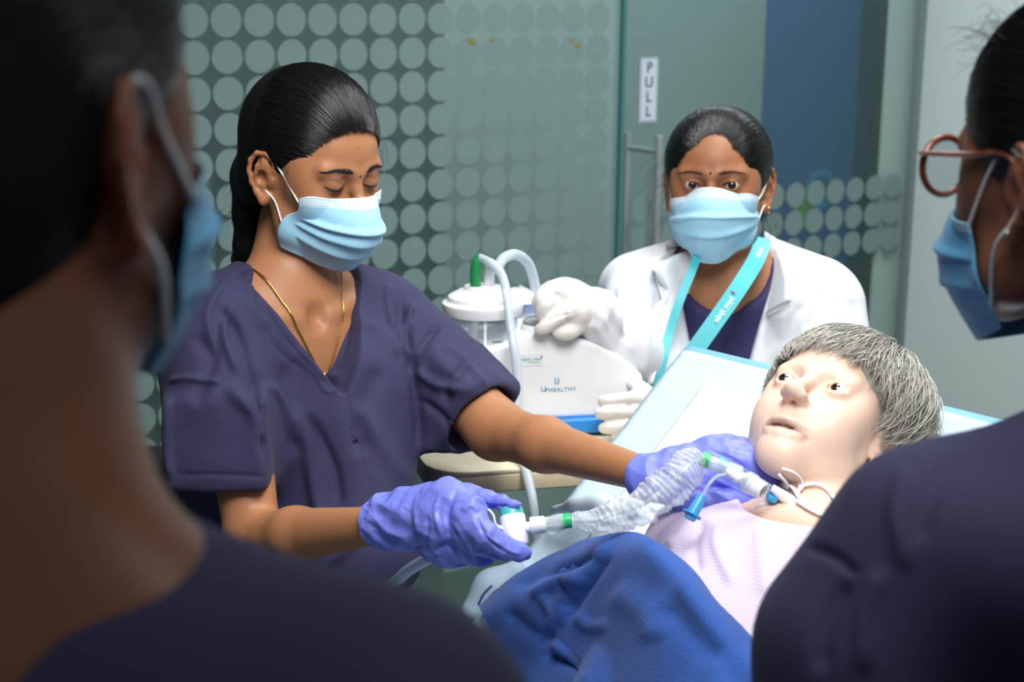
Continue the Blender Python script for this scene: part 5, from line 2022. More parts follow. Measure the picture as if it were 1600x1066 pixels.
vol = 1.005 + r.uniform(0, 0.08, N)[:, None] * (0.4 + 0.9 * np.sin(u * 2.4)[None]) + 0.26 * np.clip(-D[..., 0], 0, 1) ** 2 * r.uniform(0.2, 1, N)[:, None] + 0.10 * np.clip(-D[..., 1], 0, 1)
Pw = WC + D * WR * vol[..., None] * np.array([1.04, 1.0, 1.0])
low = np.clip(-Pw[..., 2] - 0.01, 0, 1)
Pw[..., 1] -= low * 0.25
# fringe hangs over the forehead, does not pass the hairline
ok = ~((Pw[:, -1, 1] > 0.035) & (Pw[:, -1, 2] < 0.030) & (np.abs(Pw[:, -1, 0]) < 0.060)) & ~((Pw[:, -1, 1] > 0.052) & (Pw[:, -1, 2] < 0.010))
ok &= ~((np.abs(Pw[..., 0]) > 0.055) & (Pw[..., 1] > -0.024) & (Pw[..., 2] < -0.022)).any(1)
Pw = Pw[ok]
base = r.choice(5, len(Pw), p=[0.30, 0.25, 0.2, 0.15, 0.10])
pal = np.array([srgb(188, 186, 178)[:3], srgb(212, 208, 198)[:3], srgb(162, 161, 155)[:3], srgb(222, 214, 196)[:3], srgb(132, 132, 130)[:3]])
w = world_pts(Pw.reshape(-1, 3), MR, MT, MSc).reshape(Pw.shape)
strands('wig_hair', w, m_wig, wig, 0.00052, colors=pal[base])['kind'] = 'stuff'

# gown with a woven check
m_gown = mat('pink_gown', srgb(232, 214, 234), 0.8)
nt = m_gown.node_tree
tcn = nt.nodes.new('ShaderNodeTexCoord')
sep = nt.nodes.new('ShaderNodeSeparateXYZ')
nt.links.new(tcn.outputs['Object'], sep.inputs[0])
parts_ = []
for ax in ('X', 'Z'):
    m1 = nt.nodes.new('ShaderNodeMath')
    m1.operation = 'MULTIPLY'
    m1.inputs[1].default_value = 2 * math.pi / 0.0042
    nt.links.new(sep.outputs[ax], m1.inputs[0])
    m2 = nt.nodes.new('ShaderNodeMath')
    m2.operation = 'SINE'
    nt.links.new(m1.outputs[0], m2.inputs[0])
    parts_.append(m2)
mxm = nt.nodes.new('ShaderNodeMath')
mxm.operation = 'MAXIMUM'
nt.links.new(parts_[0].outputs[0], mxm.inputs[0])
nt.links.new(parts_[1].outputs[0], mxm.inputs[1])
rmp = nt.nodes.new('ShaderNodeMapRange')
rmp.inputs['From Min'].default_value = 0.2
rmp.inputs['From Max'].default_value = 0.9
nt.links.new(mxm.outputs[0], rmp.inputs['Value'])
mixc = nt.nodes.new('ShaderNodeMix')
mixc.data_type = 'RGBA'
mixc.inputs['A'].default_value = srgb(238, 224, 240)
mixc.inputs['B'].default_value = srgb(220, 198, 226)
nt.links.new(rmp.outputs[0], mixc.inputs['Factor'])
nt.links.new(mixc.outputs['Result'], nt.nodes['Principled BSDF'].inputs['Base Color'])
c = Clay().frame(MTR, MTT, 1.0)
torso_clay(c, 0.152, (0.150, 0.105, 0.20), infl=0.008, neck=False, hip=False)
for s in (1, -1):
    c.chain([(s * 0.165, -0.05, -0.06), (s * 0.185, -0.07, -0.18)], [0.054, 0.046], k=0.03)
c.fn(lambda p: np.maximum(np.hypot(p[:, 0] - 0.02, (p[:, 2] - 0.035) * 1.15) - 0.095, -0.09 - p[:, 1]).astype(np.float32), (-0.25, -0.1, -0.12), (0.25, 0.2, 0.25), 's', k=0.006)
c.ball((0, -0.05, 0.09), (0.09, 0.12, 0.10), 's', k=0.006)
gclay = c
v, q = c.build(0.004, smooth=2)
v = v + normals(v, q) * wobble(v, 0.003, 22, 61, 1.6)[:, None]
v = creases(v, q, [([(1090, 800), (1060, 840), (1040, 860)], 9, 0.004), ([(1130, 810), (1120, 850), (1150, 920)], 10, 0.004), ([(1100, 805), (1085, 850), (1090, 900)], 9, -0.004),
                   ([(1190, 810), (1190, 860), (1200, 940)], 14, 0.004), ([(1010, 800), (1000, 830)], 9, 0.005), ([(1240, 820), (1230, 900)], 10, -0.003)])
vl = local(v, MTR, MTT)
gown = mesh_obj('gown', vl, q, m_gown, None)
gown.matrix_basis = Matrix([list(MTR[i]) + [float(MTT[i])] for i in range(3)] + [[0, 0, 0, 1]])
adopt(gown, man)
# tube-holder tapes round the neck
m_tape_w = mat('white_tape', srgb(236, 238, 242), 0.6)
for pts, rr_ in (([(1218, 738), (1232, 752), (1244, 772), (1258, 790), (1282, 806)], 0.0044), ([(1246, 776), (1258, 762), (1276, 760), (1294, 770), (1308, 790)], 0.0026),
                 ([(1248, 786), (1270, 800), (1296, 812)], 0.0050), ([(1222, 730), (1240, 736), (1252, 750), (1252, 776)], 0.0032)):
    P = spline(np.array([W(x, y, 1.60) for x, y in pts]), 30)
    D = (P - CAM) / np.linalg.norm(P - CAM, axis=1, keepdims=True)
    P = snap(mclay, P, D, 0.5)
    P = push_out(mclay, P, 0.0028)
    tube('neck_tape', P[::3], rr_, m_tape_w, man, 8, 40, flat=(1, 0.4))

# ================================================================== blue blanket
m_blank = mat('blue_blanket', srgb(42, 86, 166), 0.9, bump=(420, 0.7, 0.0015), sheen=0.08, vary=(35, 0.08))
rowsB = [
    [(770, 968, 0.01), (815, 930, 0.03), (880, 896, 0.07), (940, 872, 0.12), (985, 866, 0.16), (1020, 872, 0.19), (1065, 905, 0.20), (1120, 975, 0.20), (1180, 1040, 0.20), (1250, 1120, 0.18)],
    [(745, 952, 0.02), (800, 903, 0.06), (868, 868, 0.10), (932, 843, 0.16), (975, 835, 0.20), (1012, 842, 0.225), (1070, 890, 0.235), (1130, 960, 0.24), (1193, 1022, 0.24), (1262, 1100, 0.22)],
    [(752, 964, 0.052), (812, 925, 0.102), (875, 893, 0.142), (935, 868, 0.202), (980, 858, 0.237), (1020, 864, 0.262), (1072, 908, 0.272), (1125, 978, 0.277), (1184, 1045, 0.272), (1250, 1130, 0.252)],
    [(775, 1000, 0.042), (835, 975, 0.102), (890, 955, 0.142), (940, 935, 0.192), (985, 925, 0.232), (1035, 930, 0.262), (1080, 965, 0.277), (1120, 1030, 0.282), (1165, 1095, 0.272), (1220, 1180, 0.252)],
    [(800, 1060, 0.042), (860, 1045, 0.092), (915, 1035, 0.142), (960, 1025, 0.192), (1000, 1020, 0.232), (1045, 1025, 0.262), (1085, 1060, 0.277), (1120, 1120, 0.282), (1150, 1180, 0.272), (1190, 1260, 0.252)],
    [(780, 1180, 0.042), (850, 1170, 0.092), (910, 1170, 0.142), (960, 1170, 0.192), (1000, 1175, 0.232), (1040, 1185, 0.262), (1080, 1210, 0.277), (1110, 1260, 0.282), (1140, 1300, 0.272), (1170, 1340, 0.252)],
]
G = np.array([[bedd(*p) for p in row] for row in rowsB])
n1, n2 = 130, 170
H = np.stack([spline(G[i], n2) for i in range(len(G))])
S = np.stack([spline(H[:, j], n1) for j in range(n2)], 1)
V = S.reshape(-1, 3)
ii, jj = np.meshgrid(np.arange(n1 - 1), np.arange(n2 - 1), indexing='ij')
q = np.stack([ii * n2 + jj, ii * n2 + jj + 1, (ii + 1) * n2 + jj + 1, (ii + 1) * n2 + jj], -1).reshape(-1, 4)
if normals(V, q)[len(V) // 2] @ fwd > 0:
    q = q[:, ::-1]
V = V + normals(V, q) * (wobble(V, 0.0035, 18, 71, 1.5) + wobble(V, 0.0012, 55, 72, 1.5))[:, None]
for _ in range(3):
    V = push_out(gclay, V, 0.012, 8).astype(float)
    for _k in range(5):
        V = laplace(V, q, 0.6)
V = creases(V, q, [([(972, 842), (940, 890), (905, 940), (880, 985)], 14, 0.012, 's'), ([(960, 862), (920, 920), (885, 975)], 10, -0.006),
                   ([(800, 925), (850, 900), (905, 885), (950, 868)], 9, -0.010), ([(830, 935), (880, 910), (930, 905)], 10, 0.007),
                   ([(790, 950), (840, 990), (880, 1000)], 12, -0.006), ([(868, 998), (895, 1025), (930, 1066)], 7, 0.008, 's'), ([(900, 960), (930, 980), (960, 975)], 9, 0.004),
                   ([(1040, 940), (1080, 990), (1130, 1040)], 20, -0.005), ([(1060, 900), (1100, 960), (1150, 1020)], 14, 0.004), ([(960, 920), (1010, 960), (1030, 1010)], 22, 0.005),
                   ([(920, 1060), (890, 1035), (850, 1020)], 9, -0.010), ([(850, 930), (870, 960), (860, 985)], 8, 0.005), ([(880, 905), (900, 935), (890, 955)], 6, -0.004)])
V = V + normals(V, q) * 0.004
bl = mesh_obj('blanket', V, q, m_blank)
md = bl.modifiers.new('t', 'SOLIDIFY')
md.thickness = 0.006
md.offset = -1
tag(bl, "royal blue blanket folded over the manikin's body", 'blanket')
# striped mattress corner showing left of the blanket
m_stripe = mat('striped_ticking', srgb(150, 172, 190), 0.7)
c = Clay()
c.chain([bedd(742, 955, 0.0), bedd(768, 918, 0.01), bedd(805, 895, 0.01)], [0.018, 0.020, 0.016], k=0.02)
v, q = c.build(0.003)
so = mesh_obj('rolled_towel', v, q, m_stripe)
tag(so, 'striped grey-blue towel edge poking out left of the blue blanket', 'towel')
for pts in ([(748, 944), (756, 928), (772, 912)], [(756, 950), (764, 935), (780, 918)]):
    P = spline(np.array([W(x, y, 1.5) for x, y in pts]), 12)
    D = (P - CAM) / np.linalg.norm(P - CAM, axis=1, keepdims=True)
    P = snap(c, P, D, 0.7)
    tube('stripe', P[::2], 0.0016, mat('stripe_blue', srgb(52, 78, 120), 0.7), so, 6, 16)

# ================================================================== catheter set
m_tealc = mat('teal_cap', srgb(84, 196, 184), 0.35)
m_greenr = mat('green_ring', srgb(44, 186, 118), 0.35)
m_hardclear = film('hard_clear', srgb(222, 232, 236), 0.72, 0.06, 0.6, 0.35)
m_soft = film('crinkled_film', srgb(228, 234, 240), 0.74, 0.14, 0.9, 0.45)
m_bluecap = mat('blue_cap', srgb(62, 160, 214), 0.35)
m_whitep = mat('white_plastic', srgb(244, 246, 248), 0.3)
cs0 = W(803, 825, 1.705)
cath = thing('suction_catheter', 'sleeved suction catheter with white valve and green rings held in violet gloves', 'catheter', cs0)
va, vb = W(800, 806, 1.71), W(807, 853, 1.70)
ax = norm(va - vb)
hv = np.linalg.norm(va - vb)
lathe('valve_body', [(0, 0), (0.0125, 0), (0.0138, 0.002), (0.0142, hv - 0.001), (0.0135, hv), (0, hv)], vb, ax, m_whitep, cath, 36)
lathe('valve_cap', [(0, 0), (0.0132, 0), (0.0130, 0.006), (0.0118, 0.009), (0, 0.0095)], va, ax, m_tealc, cath, 36)
sx = norm(W(895, 814, 1.70) - W(815, 824, 1.702))
pS = W(816, 825, 1.702)
lathe('side_port', [(0, 0), (0.0058, 0), (0.0058, 0.014), (0, 0.014)], pS, sx, m_whitep, cath, 24)
pW = W(829, 822, 1.702)
lathe('white_connector', [(0, 0), (0.0092, 0), (0.0096, 0.001), (0.0092, 0.0155), (0.007, 0.017), (0, 0.017)], pW, sx, m_whitep, cath, 28)
pC = W(852, 819, 1.702)
lathe('clear_connector', [(0.0075, 0), (0.0072, 0.006), (0.0090, 0.010), (0.0090, 0.020), (0.0078, 0.0205), (0.006, 0.006), (0.006, 0)], pC, sx, m_hardclear, cath, 28)
for k in range(6):
    b = 2 * math.pi * k / 6
    fz_ = frame_z(sx)
    e = fz_ @ np.array([math.cos(b) * 0.0086, math.sin(b) * 0.0086, 0])
    tube('rib', [pC + e * 0.8, pC + e * 1.05 + sx * 0.018], 0.0006, m_hardclear, cath, 6, 8)
tube('connector_tail', [pC - CU * 0.0085 + sx * 0.001, pC - CU * 0.012 + sx * 0.008, pC - CU * 0.0105 + sx * 0.017], 0.0008, m_whitep, cath, 8, 14)
pG = W(878, 815, 1.702)
lathe('green_ring', [(0.006, 0), (0.0082, 0), (0.0084, 0.001), (0.0082, 0.0100), (0.006, 0.0102), (0.006, 0)], pG, sx, m_greenr, cath, 32)
# finger ring of white cord
tube('cord_ring', [W(748, 796, 1.695), W(760, 795, 1.692), W(770, 804, 1.69), W(774, 818, 1.69), W(780, 826, 1.695)], 0.0013, m_whitep, cath, 8, 30)
tube('port_stub', [W(775, 822, 1.70), W(790, 828, 1.70)], 0.0022, m_whitep, cath, 10, 8)
# crinkled sleeve
path = np.array([list(W(893, 814, 1.702)) + [0.0080], list(W(905, 813, 1.702)) + [0.0095], list(W(928, 813, 1.702)) + [0.0150], list(W(960, 803, 1.702)) + [0.0185],
                 list(W(1000, 790, 1.70)) + [0.0200], list(W(1034, 768, 1.70)) + [0.0225], list(W(1062, 742, 1.70)) + [0.0215], list(W(1082, 724, 1.705)) + [0.0170],
                 list(W(1095, 718, 1.71)) + [0.0100]])
PS = spline(path, 170)
Vs, fs = tube_arrays(PS[:, :3], PS[:, 3], 44)
nC = len(PS)
t = np.repeat(np.linspace(0, 1, nC), 44)
an = np.tile(np.linspace(0, 2 * math.pi, 44, endpoint=False), nC)
cen = np.repeat(PS[:, :3], 44, axis=0)
rr = np.random.default_rng(5)
rip = np.zeros(len(t))
for k in range(9):
    rip += np.abs(np.sin(t * rr.uniform(40, 110) + an * rr.integers(1, 4) + rr.uniform(0, 6) + 0.8 * np.sin(an * 2 + rr.uniform(0, 6)))) * rr.uniform(0.5, 1)
rip = (rip / 9 - 0.48) * 0.7 + wobble(Vs, 0.20, 130, 6, 2.2, True) + wobble(Vs, 0.16, 60, 8, 2.0)
Vs = cen + (Vs - cen) * (1 + rip * 0.75 * np.clip(np.minimum(t, 1 - t) * 14, 0.1, 1))[:, None]
slv = mesh_obj('film_sleeve', Vs, fs, m_soft, cath, True)
tube('inner_catheter', [p[:3] for p in path], 0.0024, film('catheter_tube', srgb(206, 220, 222), 0.5, 0.2), cath, 10, 60)
# far end: green ring, clear elbow, teal lock, white cap
d2 = norm(W(1150, 738, 1.70) - W(1095, 716, 1.71))
lathe('green_ring', [(0.006, 0), (0.0082, 0), (0.0084, 0.001), (0.0082, 0.0100), (0.006, 0.0102), (0.006, 0)], W(1096, 716, 1.708), d2, m_greenr, cath, 32)
lathe('clear_tube', [(0.0078, 0), (0.0074, 0.020), (0.0090, 0.022), (0.0090, 0.036), (0.0065, 0.038), (0.0060, 0.0), (0.0078, 0)], W(1108, 722, 1.705), d2, m_hardclear, cath, 32)
d3 = norm(W(1160, 752, 1.69) - W(1130, 726, 1.70))
c = Clay()
c.block(W(1141, 733, 1.70), (0.0060, 0.0035, 0.0165), frame_z(d3), 0.003, k=0)
vv, qq = c.build(0.0009)
mesh_obj('teal_lock', vv, qq, m_tealc, cath)
c = Clay()
c.chain([W(1140, 738, 1.69), W(1152, 747, 1.687)], [0.0048, 0.0046], k=0)
c.cone(W(1152, 747, 1.687), W(1160, 745, 1.69), 0.0046, 0.005, k=0.002)
vv, qq = c.build(0.0008)
mesh_obj('white_cap', vv, qq, m_whitep, cath)
d4 = norm(W(1192, 768, 1.675) - W(1162, 750, 1.69))
lathe('swivel_clear', [(0.0095, 0), (0.0118, 0.003), (0.0118, 0.012), (0.0102, 0.014), (0.0085, 0.014), (0.0085, 0), (0.0095, 0)], W(1163, 750, 1.692), d4, m_hardclear, cath, 32)
lathe('swivel_port', [(0.0098, 0), (0.0102, 0.002), (0.0096, 0.018), (0.0092, 0.0185), (0.0072, 0.0185), (0.0070, 0.006), (0.0, 0.006)], W(1172, 756, 1.688), d4, m_whitep, cath, 36)
# thin side line with blue plug
m_line = film('thin_line', srgb(188, 206, 222), 0.45, 0.2)
tube('irrigation_line', [W(1134, 742, 1.69), W(1120, 745, 1.685), W(1108, 757, 1.68), W(1098, 775, 1.678)], 0.0020, m_line, cath, 10, 30)
d5 = norm(W(1078, 810, 1.672) - W(1098, 774, 1.678))
lathe('blue_plug', [(0, 0), (0.0042, 0), (0.0052, 0.003), (0.0066, 0.020), (0.0068, 0.0225), (0.0108, 0.023), (0.0108, 0.025), (0.0070, 0.026), (0.0060, 0.030), (0, 0.030)], W(1098, 774, 1.678), d5, m_bluecap, cath, 28)
# tracheal tube parts at the neck
tube('white_tube', [W(1206, 762, 1.712), W(1222, 774, 1.712), W(1240, 786, 1.715), W(1252, 792, 1.72)], [0.0042, 0.0062, 0.0070, 0.0050], m_whitep, cath, 16, 24)
tube('pilot_line', [W(1165, 742, 1.70), W(1185, 748, 1.70), W(1205, 760, 1.71)], 0.0016, m_line, cath, 8, 20)
c = Clay()
c.block(W(1206, 774, 1.725), (0.016, 0.004, 0.006), frame_z(norm(W(1230, 790, 1.7) - W(1190, 770, 1.7))), 0.003, k=0)
vv, qq = c.build(0.001)
mesh_obj('blue_flange', vv, qq, m_bluecap, cath)
c = Clay()
c.ball(W(1212, 794, 1.722), (0.024, 0.006, 0.010), k=0, rot=np.stack([CR, -fwd, CU], 1))
vv, qq = c.build(0.0014)
vv = vv + normals(vv, qq) * wobble(vv, 0.0012, 120, 3, 1.5, True)[:, None]
mesh_obj('flange_wing', vv, qq, m_hardclear, cath)

# ================================================================== man in the near left foreground, seen from behind
BS = np.array(srgb(120, 76, 54)[:3])
BR, BT, BSc = euler_frame(158, 0), W(-26, 186, 0.66), 1.0
obs = thing('person', 'dark-haired man with beard and blue mask, seen from behind in the left foreground', 'person', (BT[0], BT[1] - 0.02, 0))
BTR = euler_frame(168, 4)
BTT = W(40, 880, 0.70)
c = Clay().frame(BR, BT, BSc)
head_clay(c, open_l=0.005, open_r=0.005)
c.frame()
c.cone(world_pts([0, -0.030, -0.07], BR, BT, BSc), world_pts([0, -0.045, -0.01], BTR, BTT), 0.071, 0.080, k=0.02)
c.frame(BTR, BTT, 1.0)
torso_clay(c, 0.155, (0.135, 0.092, 0.19), neck=False, hip=False)
c.cone((0.045, -0.05, 0.035), (0.11, -0.045, -0.02), 0.026, 0.030, k=0.04)
for s in (1, -1):
    c.chain([(s * 0.165, -0.04, -0.06), (s * 0.20, -0.02, -0.32), (s * 0.19, 0.08, -0.50)], [0.046, 0.036, 0.026], k=0.02)
v, q = c.build(0.0038, smooth=1)
L = local(v, BR, BT, BSc)
C = np.tile(BS, (len(v), 1))
beard = np.clip((-L[:, 2] - 0.035) * 60, 0, 1) * np.clip((L[:, 1] - 0.000) * 60, 0, 1) * np.clip((L[:, 2] + 0.135) * 80, 0, 1)
C = blend(C, beard, (0.012, 0.010, 0.010))
C = blend(C, 0.7 * gauss(L, (0.080, -0.012, -0.02), (0.02, 0.028, 0.045)), BS * np.array([1.5, 0.62, 0.5]))
mesh_obj('body', v, q, skin_mat('man_skin'), obs, True, C)
bclay = c


def bx_(c):
    c.ball((0, -0.045, -0.015), (0.078, 0.070, 0.075), k=0.02)
    c.ball((0, -0.065, -0.070), (0.050, 0.045, 0.055), k=0.03)


BCUT = [((0, 0.110, -0.030), (0.105, 0.080, 0.110), 'b'), ((0, 0.095, -0.100), (0.12, 0.080, 0.115), 'x'), ((0.078, 0.004, -0.012), (0.030, 0.020, 0.042), 'b'), ((-0.078, 0.004, -0.012), (0.030, 0.020, 0.042), 'b')]
swept_hair('hair', BR, BT, BSc, obs, m_hair, (0, -0.014, 0.038), (0.0850, 0.102, 0.098), BCUT, (0, -0.1, -0.06), 1500, bx_, res=0.004, seed=21)
rowsF = [
    [(0.062, 0.050, -0.028), (0.042, 0.080, -0.020), (0.014, 0.107, -0.008), (-0.014, 0.107, -0.008), (-0.042, 0.080, -0.020), (-0.062, 0.050, -0.028)],
    [(0.068, 0.046, -0.046), (0.048, 0.092, -0.042), (0.016, 0.124, -0.038), (-0.016, 0.124, -0.038), (-0.048, 0.092, -0.042), (-0.068, 0.046, -0.046)],
    [(0.072, 0.036, -0.064), (0.052, 0.090, -0.066), (0.018, 0.128, -0.064), (-0.018, 0.128, -0.064), (-0.052, 0.090, -0.066), (-0.072, 0.036, -0.064)],
    [(0.068, 0.030, -0.088), (0.048, 0.080, -0.092), (0.018, 0.114, -0.096), (-0.018, 0.114, -0.096), (-0.048, 0.080, -0.092), (-0.068, 0.030, -0.088)],
    [(0.056, 0.028, -0.108), (0.038, 0.062, -0.122), (0.014, 0.090, -0.130), (-0.014, 0.090, -0.130), (-0.038, 0.062, -0.122), (-0.056, 0.028, -0.108)],
]
face_mask(c, BR, BT, BSc, obs, rowsF, [(0.42, 0.004, 0.0), (0.66, 0.003, 0.0)],
          [[(0.10, 0.01), (0.076, 0.020, -0.004), (0.082, 0.002, 0.016), (0.084, -0.012, 0.020), (0.087, -0.024, 0.008), (0.085, -0.024, -0.012), (0.082, -0.012, -0.034), (0.078, 0.012, -0.060), (0.85, 0.01)],
           [(0.10, 0.985), (-0.078, 0.010, 0.0), (-0.084, -0.012, 0.018), (-0.084, -0.022, -0.010), (-0.078, 0.0, -0.05), (0.85, 0.985)]],
          n=60, seed=14, mats=(m_mask_dim, m_mask), loop_r=0.0020)
c = Clay().frame(BTR, BTT, 1.0)
torso_clay(c, 0.178, (0.152, 0.105, 0.20), infl=0.010, neck=False, hip=False)
c.cone((0, -0.045, -0.36), (0, -0.05, -0.66), 0.145, 0.160, k=0.05)
for s in (1, -1):
    c.chain([(s * 0.180, -0.04, -0.060), (s * 0.22, -0.02, -0.29)], [0.060, 0.064], k=0.03)
c.ball((0, -0.045, 0.075), (0.088, 0.094, 0.095), 's', k=0.006)
c.fn(lambda p: np.maximum(np.abs(p[:, 0]) - 0.06 * np.clip((p[:, 2] + 0.12) / 0.11, 0, 1), 0.0 - p[:, 1]).astype(np.float32), (-0.1, 0, -0.13), (0.1, 0.2, 0.1), 's', k=0.004)
v, q = c.build(0.005, smooth=2)
v = v + normals(v, q) * wobble(v, 0.002, 22, 81, 1.5)[:, None]
mesh_obj('scrub_top', v, q, m_navy, obs)
trousers('scrub_trousers', world_pts([0, -0.05, -0.60], BTR, BTT), euler_frame(150, 0), obs, m_navy)

# ================================================================== woman with glasses at the right edge
GS_ = np.array(srgb(128, 82, 60)[:3])
WRr, WTt, WSc = euler_frame(-150, 4), W(1693, 258, 1.16), 1.0
wob = thing('person', 'woman with tortoiseshell glasses and blue mask, seen from behind at right', 'person', (WTt[0] + 0.02, WTt[1] - 0.03, 0))
WTR = euler_frame(-150, 4)
WTT = W(1735, 700, 1.16)
wLS, wLE = W(1448, 862, 1.10), W(1335, 1300, 1.12)
c = Clay().frame(WRr, WTt, WSc)
head_clay(c, open_l=0.005, open_r=0.005)
c.frame()
c.cone(world_pts([0, -0.028, -0.075], WRr, WTt, WSc), world_pts([0, -0.045, -0.01], WTR, WTT), 0.050, 0.055, k=0.02)
c.frame(WTR, WTT, 1.0)
torso_clay(c, 0.135, (0.125, 0.088, 0.19), neck=False, hip=False)
c.frame()
c.chain([wLS, wLE], [0.042, 0.036], k=0.02)
c.frame(WTR, WTT, 1.0)
c.chain([(0.15, -0.04, -0.07), (0.18, -0.02, -0.32)], [0.042, 0.036], k=0.02)
v, q = c.build(0.0038, smooth=1)
L = local(v, WRr, WTt, WSc)
C = np.tile(GS_, (len(v), 1))
C = blend(C, 0.5 * gauss(L, (-0.078, -0.012, -0.02), (0.02, 0.025, 0.04)), GS_ * np.array([1.3, 1.0, 0.9]))
mesh_obj('body', v, q, skin_mat('woman_skin'), wob, True, C)


def wx_(c):
    c.ball((0, -0.055, 0.02), (0.080, 0.075, 0.088), k=0.02)
    c.ball((0, -0.115, -0.01), (0.045, 0.04, 0.045), k=0.02)


WCUT = [((0, 0.105, -0.030), (0.105, 0.085, 0.108), 'b'), ((0, 0.060, -0.135), (0.12, 0.095, 0.110), 'x')]
wh = swept_hair('hair', WRr, WTt, WSc, wob, m_hair, (0, -0.014, 0.038), (0.0860, 0.103, 0.096), WCUT, (0, -0.11, 0.0), 1800, wx_, res=0.004, seed=31, wave=0.004)
wisps('loose_hairs', WRr, WTt, WSc, wh, m_hair, [((-0.05, 0.06, 0.095), (-0.3, 0.6, 0.8)), ((-0.02, 0.07, 0.10), (0, 0.8, 0.5)), ((-0.06, 0.03, 0.10), (-0.5, 0.2, 1)),
                                           ((-0.06, -0.07, -0.08), (-0.3, 0.3, -1)), ((-0.05, -0.08, -0.12), (-0.5, 0.5, -1))], n=16, length=0.04, srad=0.00022, seed=33, curl=0.004)
rowsW = [[(x * 0.97, y - 0.004, z - 0.012) for x, y, z in row] for row in rowsF]
face_mask(c, WRr, WTt, WSc, wob, rowsW, [(0.42, 0.004, 0.0), (0.66, 0.003, 0.0)],
          [[(0.10, 0.985), (-0.076, 0.020, -0.002), (-0.082, -0.002, 0.016), (-0.085, -0.020, 0.010)],
           [(0.85, 0.985), (-0.078, 0.012, -0.060), (-0.083, -0.010, -0.036), (-0.084, -0.020, -0.02)],
           [(0.10, 0.01), (0.078, 0.010, 0.0), (0.084, -0.012, 0.018)]], n=60, seed=15, mats=(m_mask_dim, m_mask), loop_r=0.0015)
m_tort = mat('tortoiseshell', srgb(104, 50, 24), 0.25, vary=(90, 0.6), coat=0.4)
m_lens = film('lens', srgb(120, 150, 170), 0.80, 0.03, 0.6, 0.3)
gl = thing('glasses', 'round tortoiseshell glasses worn by the woman at the right edge', 'glasses', world_pts([0, 0.10, 0.0], WRr, WTt, WSc))
for s in (1, -1):
    pts = []
    for k in range(29):
        a = 2 * math.pi * k / 28
        pts.append(world_pts([s * 0.034 + 0.0255 * math.cos(a), 0.108 - 0.10 * (0.034 + s * 0.0 + 0.0255 * math.cos(a) * s) * 0.6, -0.003 + 0.0225 * math.sin(a)], WRr, WTt, WSc))
    tube('rim', pts, 0.0028, m_tort, gl, 10, 90)
    cen = np.mean(pts[:-1], 0)
    V = [cen] + pts[:-1]
    mesh_obj('lens', V, [(0, 1 + i, 1 + (i + 1) % 28) for i in range(28)], m_lens, gl)
    tube('temple', [world_pts(p, WRr, WTt, WSc) for p in ((s * 0.0600, 0.104, 0.008), (s * 0.070, 0.088, 0.009), (s * 0.078, 0.040, 0.010), (s * 0.081, 0.0, 0.012), (s * 0.083, -0.018, -0.002))],
         0.0030, m_tort, gl, 10, 40, flat=(1.3, 0.7))
tube('bridge', [world_pts(p, WRr, WTt, WSc) for p in ((0.009, 0.106, 0.004), (0, 0.110, 0.006), (-0.009, 0.106, 0.004))], 0.0018, m_tort, gl, 8, 12)
p = world_pts([-0.084, -0.006, -0.044], WRr, WTt, WSc)
cc = Clay()
cc.ball(p, 0.0026, k=0)
vv, qq = cc.build(0.0007)
mesh_obj('earring', vv, qq, m_steel, wob)
c = Clay().frame(WTR, WTT, 1.0)
torso_clay(c, 0.140, (0.135, 0.102, 0.20), infl=0.010, neck=False, hip=False)
c.cone((0, -0.045, -0.36), (0, -0.05, -0.66), 0.140, 0.155, k=0.05)
c.ball((0, -0.045, 0.075), (0.075, 0.080, 0.085), 's', k=0.006)
c.chain([(0.15, -0.04, -0.07), (0.18, -0.02, -0.29)], [0.056, 0.060], k=0.03)
c.frame()
c.chain([wLS, W(1345, 1010, 1.11), W(1325, 1250, 1.12)], [0.064, 0.068, 0.070], k=0.04)
c.cone(W(1640, 740, 1.16), wLS, 0.045, 0.058, k=0.05)
v, q = c.build(0.0045, smooth=2)
v = v + normals(v, q) * wobble(v, 0.0016, 22, 91, 1.5)[:, None]
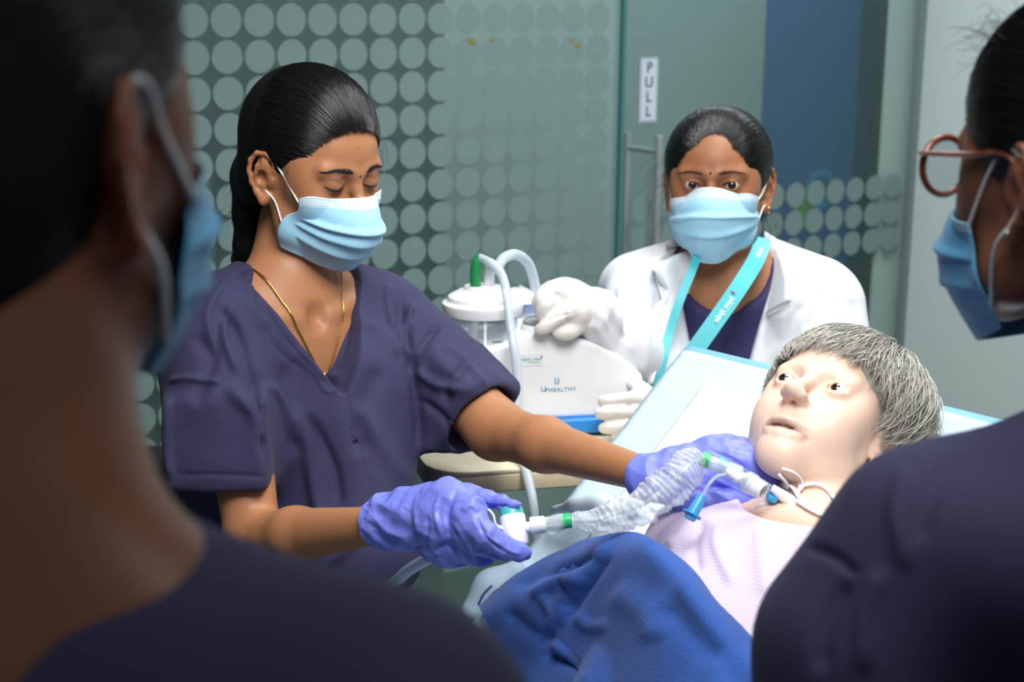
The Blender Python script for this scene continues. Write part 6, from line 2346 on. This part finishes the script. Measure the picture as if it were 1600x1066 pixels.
v = creases(v, q, [([(1245, 850), (1300, 868), (1345, 905)], 7, -0.005), ([(1420, 720), (1400, 800), (1420, 900)], 14, 0.004), ([(1330, 900), (1290, 980), (1280, 1060)], 14, -0.006),
                   ([(1500, 700), (1450, 780), (1440, 860)], 16, -0.004), ([(1380, 880), (1350, 960), (1350, 1060)], 14, 0.005)])
mesh_obj('scrub_top', v, q, m_navy, wob)
trousers('scrub_trousers', world_pts([0, -0.05, -0.60], WTR, WTT), euler_frame(-150, 0), wob, m_navy)

# ================================================================== dark chair behind the nurse
m_blackf = mat('black_upholstery', srgb(22, 24, 26), 0.7, bump=(300, 0.2, 0.001))
m_blackp = mat('black_plastic', srgb(16, 17, 18), 0.4)
cp = W(262, 790, 2.72)
ch = thing('office_chair', 'black office chair standing behind the nurse by the dotted glass', 'chair', (cp[0], cp[1], 0))
cz = cp[2]
for nm, cc_, hh in (('backrest', (cp[0], cp[1] + 0.02, cz - 0.07), (0.20, 0.035, 0.17)), ('seat', (cp[0], cp[1] - 0.24, 0.42), (0.22, 0.22, 0.04))):
    c = Clay()
    c.block(cc_, hh, rad=0.03, k=0)
    v, q = c.build(0.010)
    mesh_obj(nm, v, q, m_blackf, ch)
tube('back_support', [(cp[0], cp[1] + 0.05, cz - 0.15), (cp[0], cp[1] + 0.06, 0.45), (cp[0], cp[1] - 0.10, 0.37)], 0.02, m_blackp, ch, 10, 24)
tube('gas_lift', [(cp[0], cp[1] - 0.24, 0.39), (cp[0], cp[1] - 0.24, 0.10)], 0.025, m_blackp, ch, 14, 8)
for k in range(5):
    a = 2 * math.pi * k / 5
    e = np.array([cp[0] + 0.27 * math.cos(a), cp[1] - 0.24 + 0.27 * math.sin(a), 0.07])
    tube('base_arm', [(cp[0], cp[1] - 0.24, 0.11), e], [0.022, 0.015], m_blackp, ch, 8, 8)
    lathe('caster', [(0, -0.02), (0.028, -0.02), (0.028, 0.02), (0, 0.02)], e - Zup * 0.042, np.array([math.sin(a), -math.cos(a), 0]), m_blackp, ch, 16)
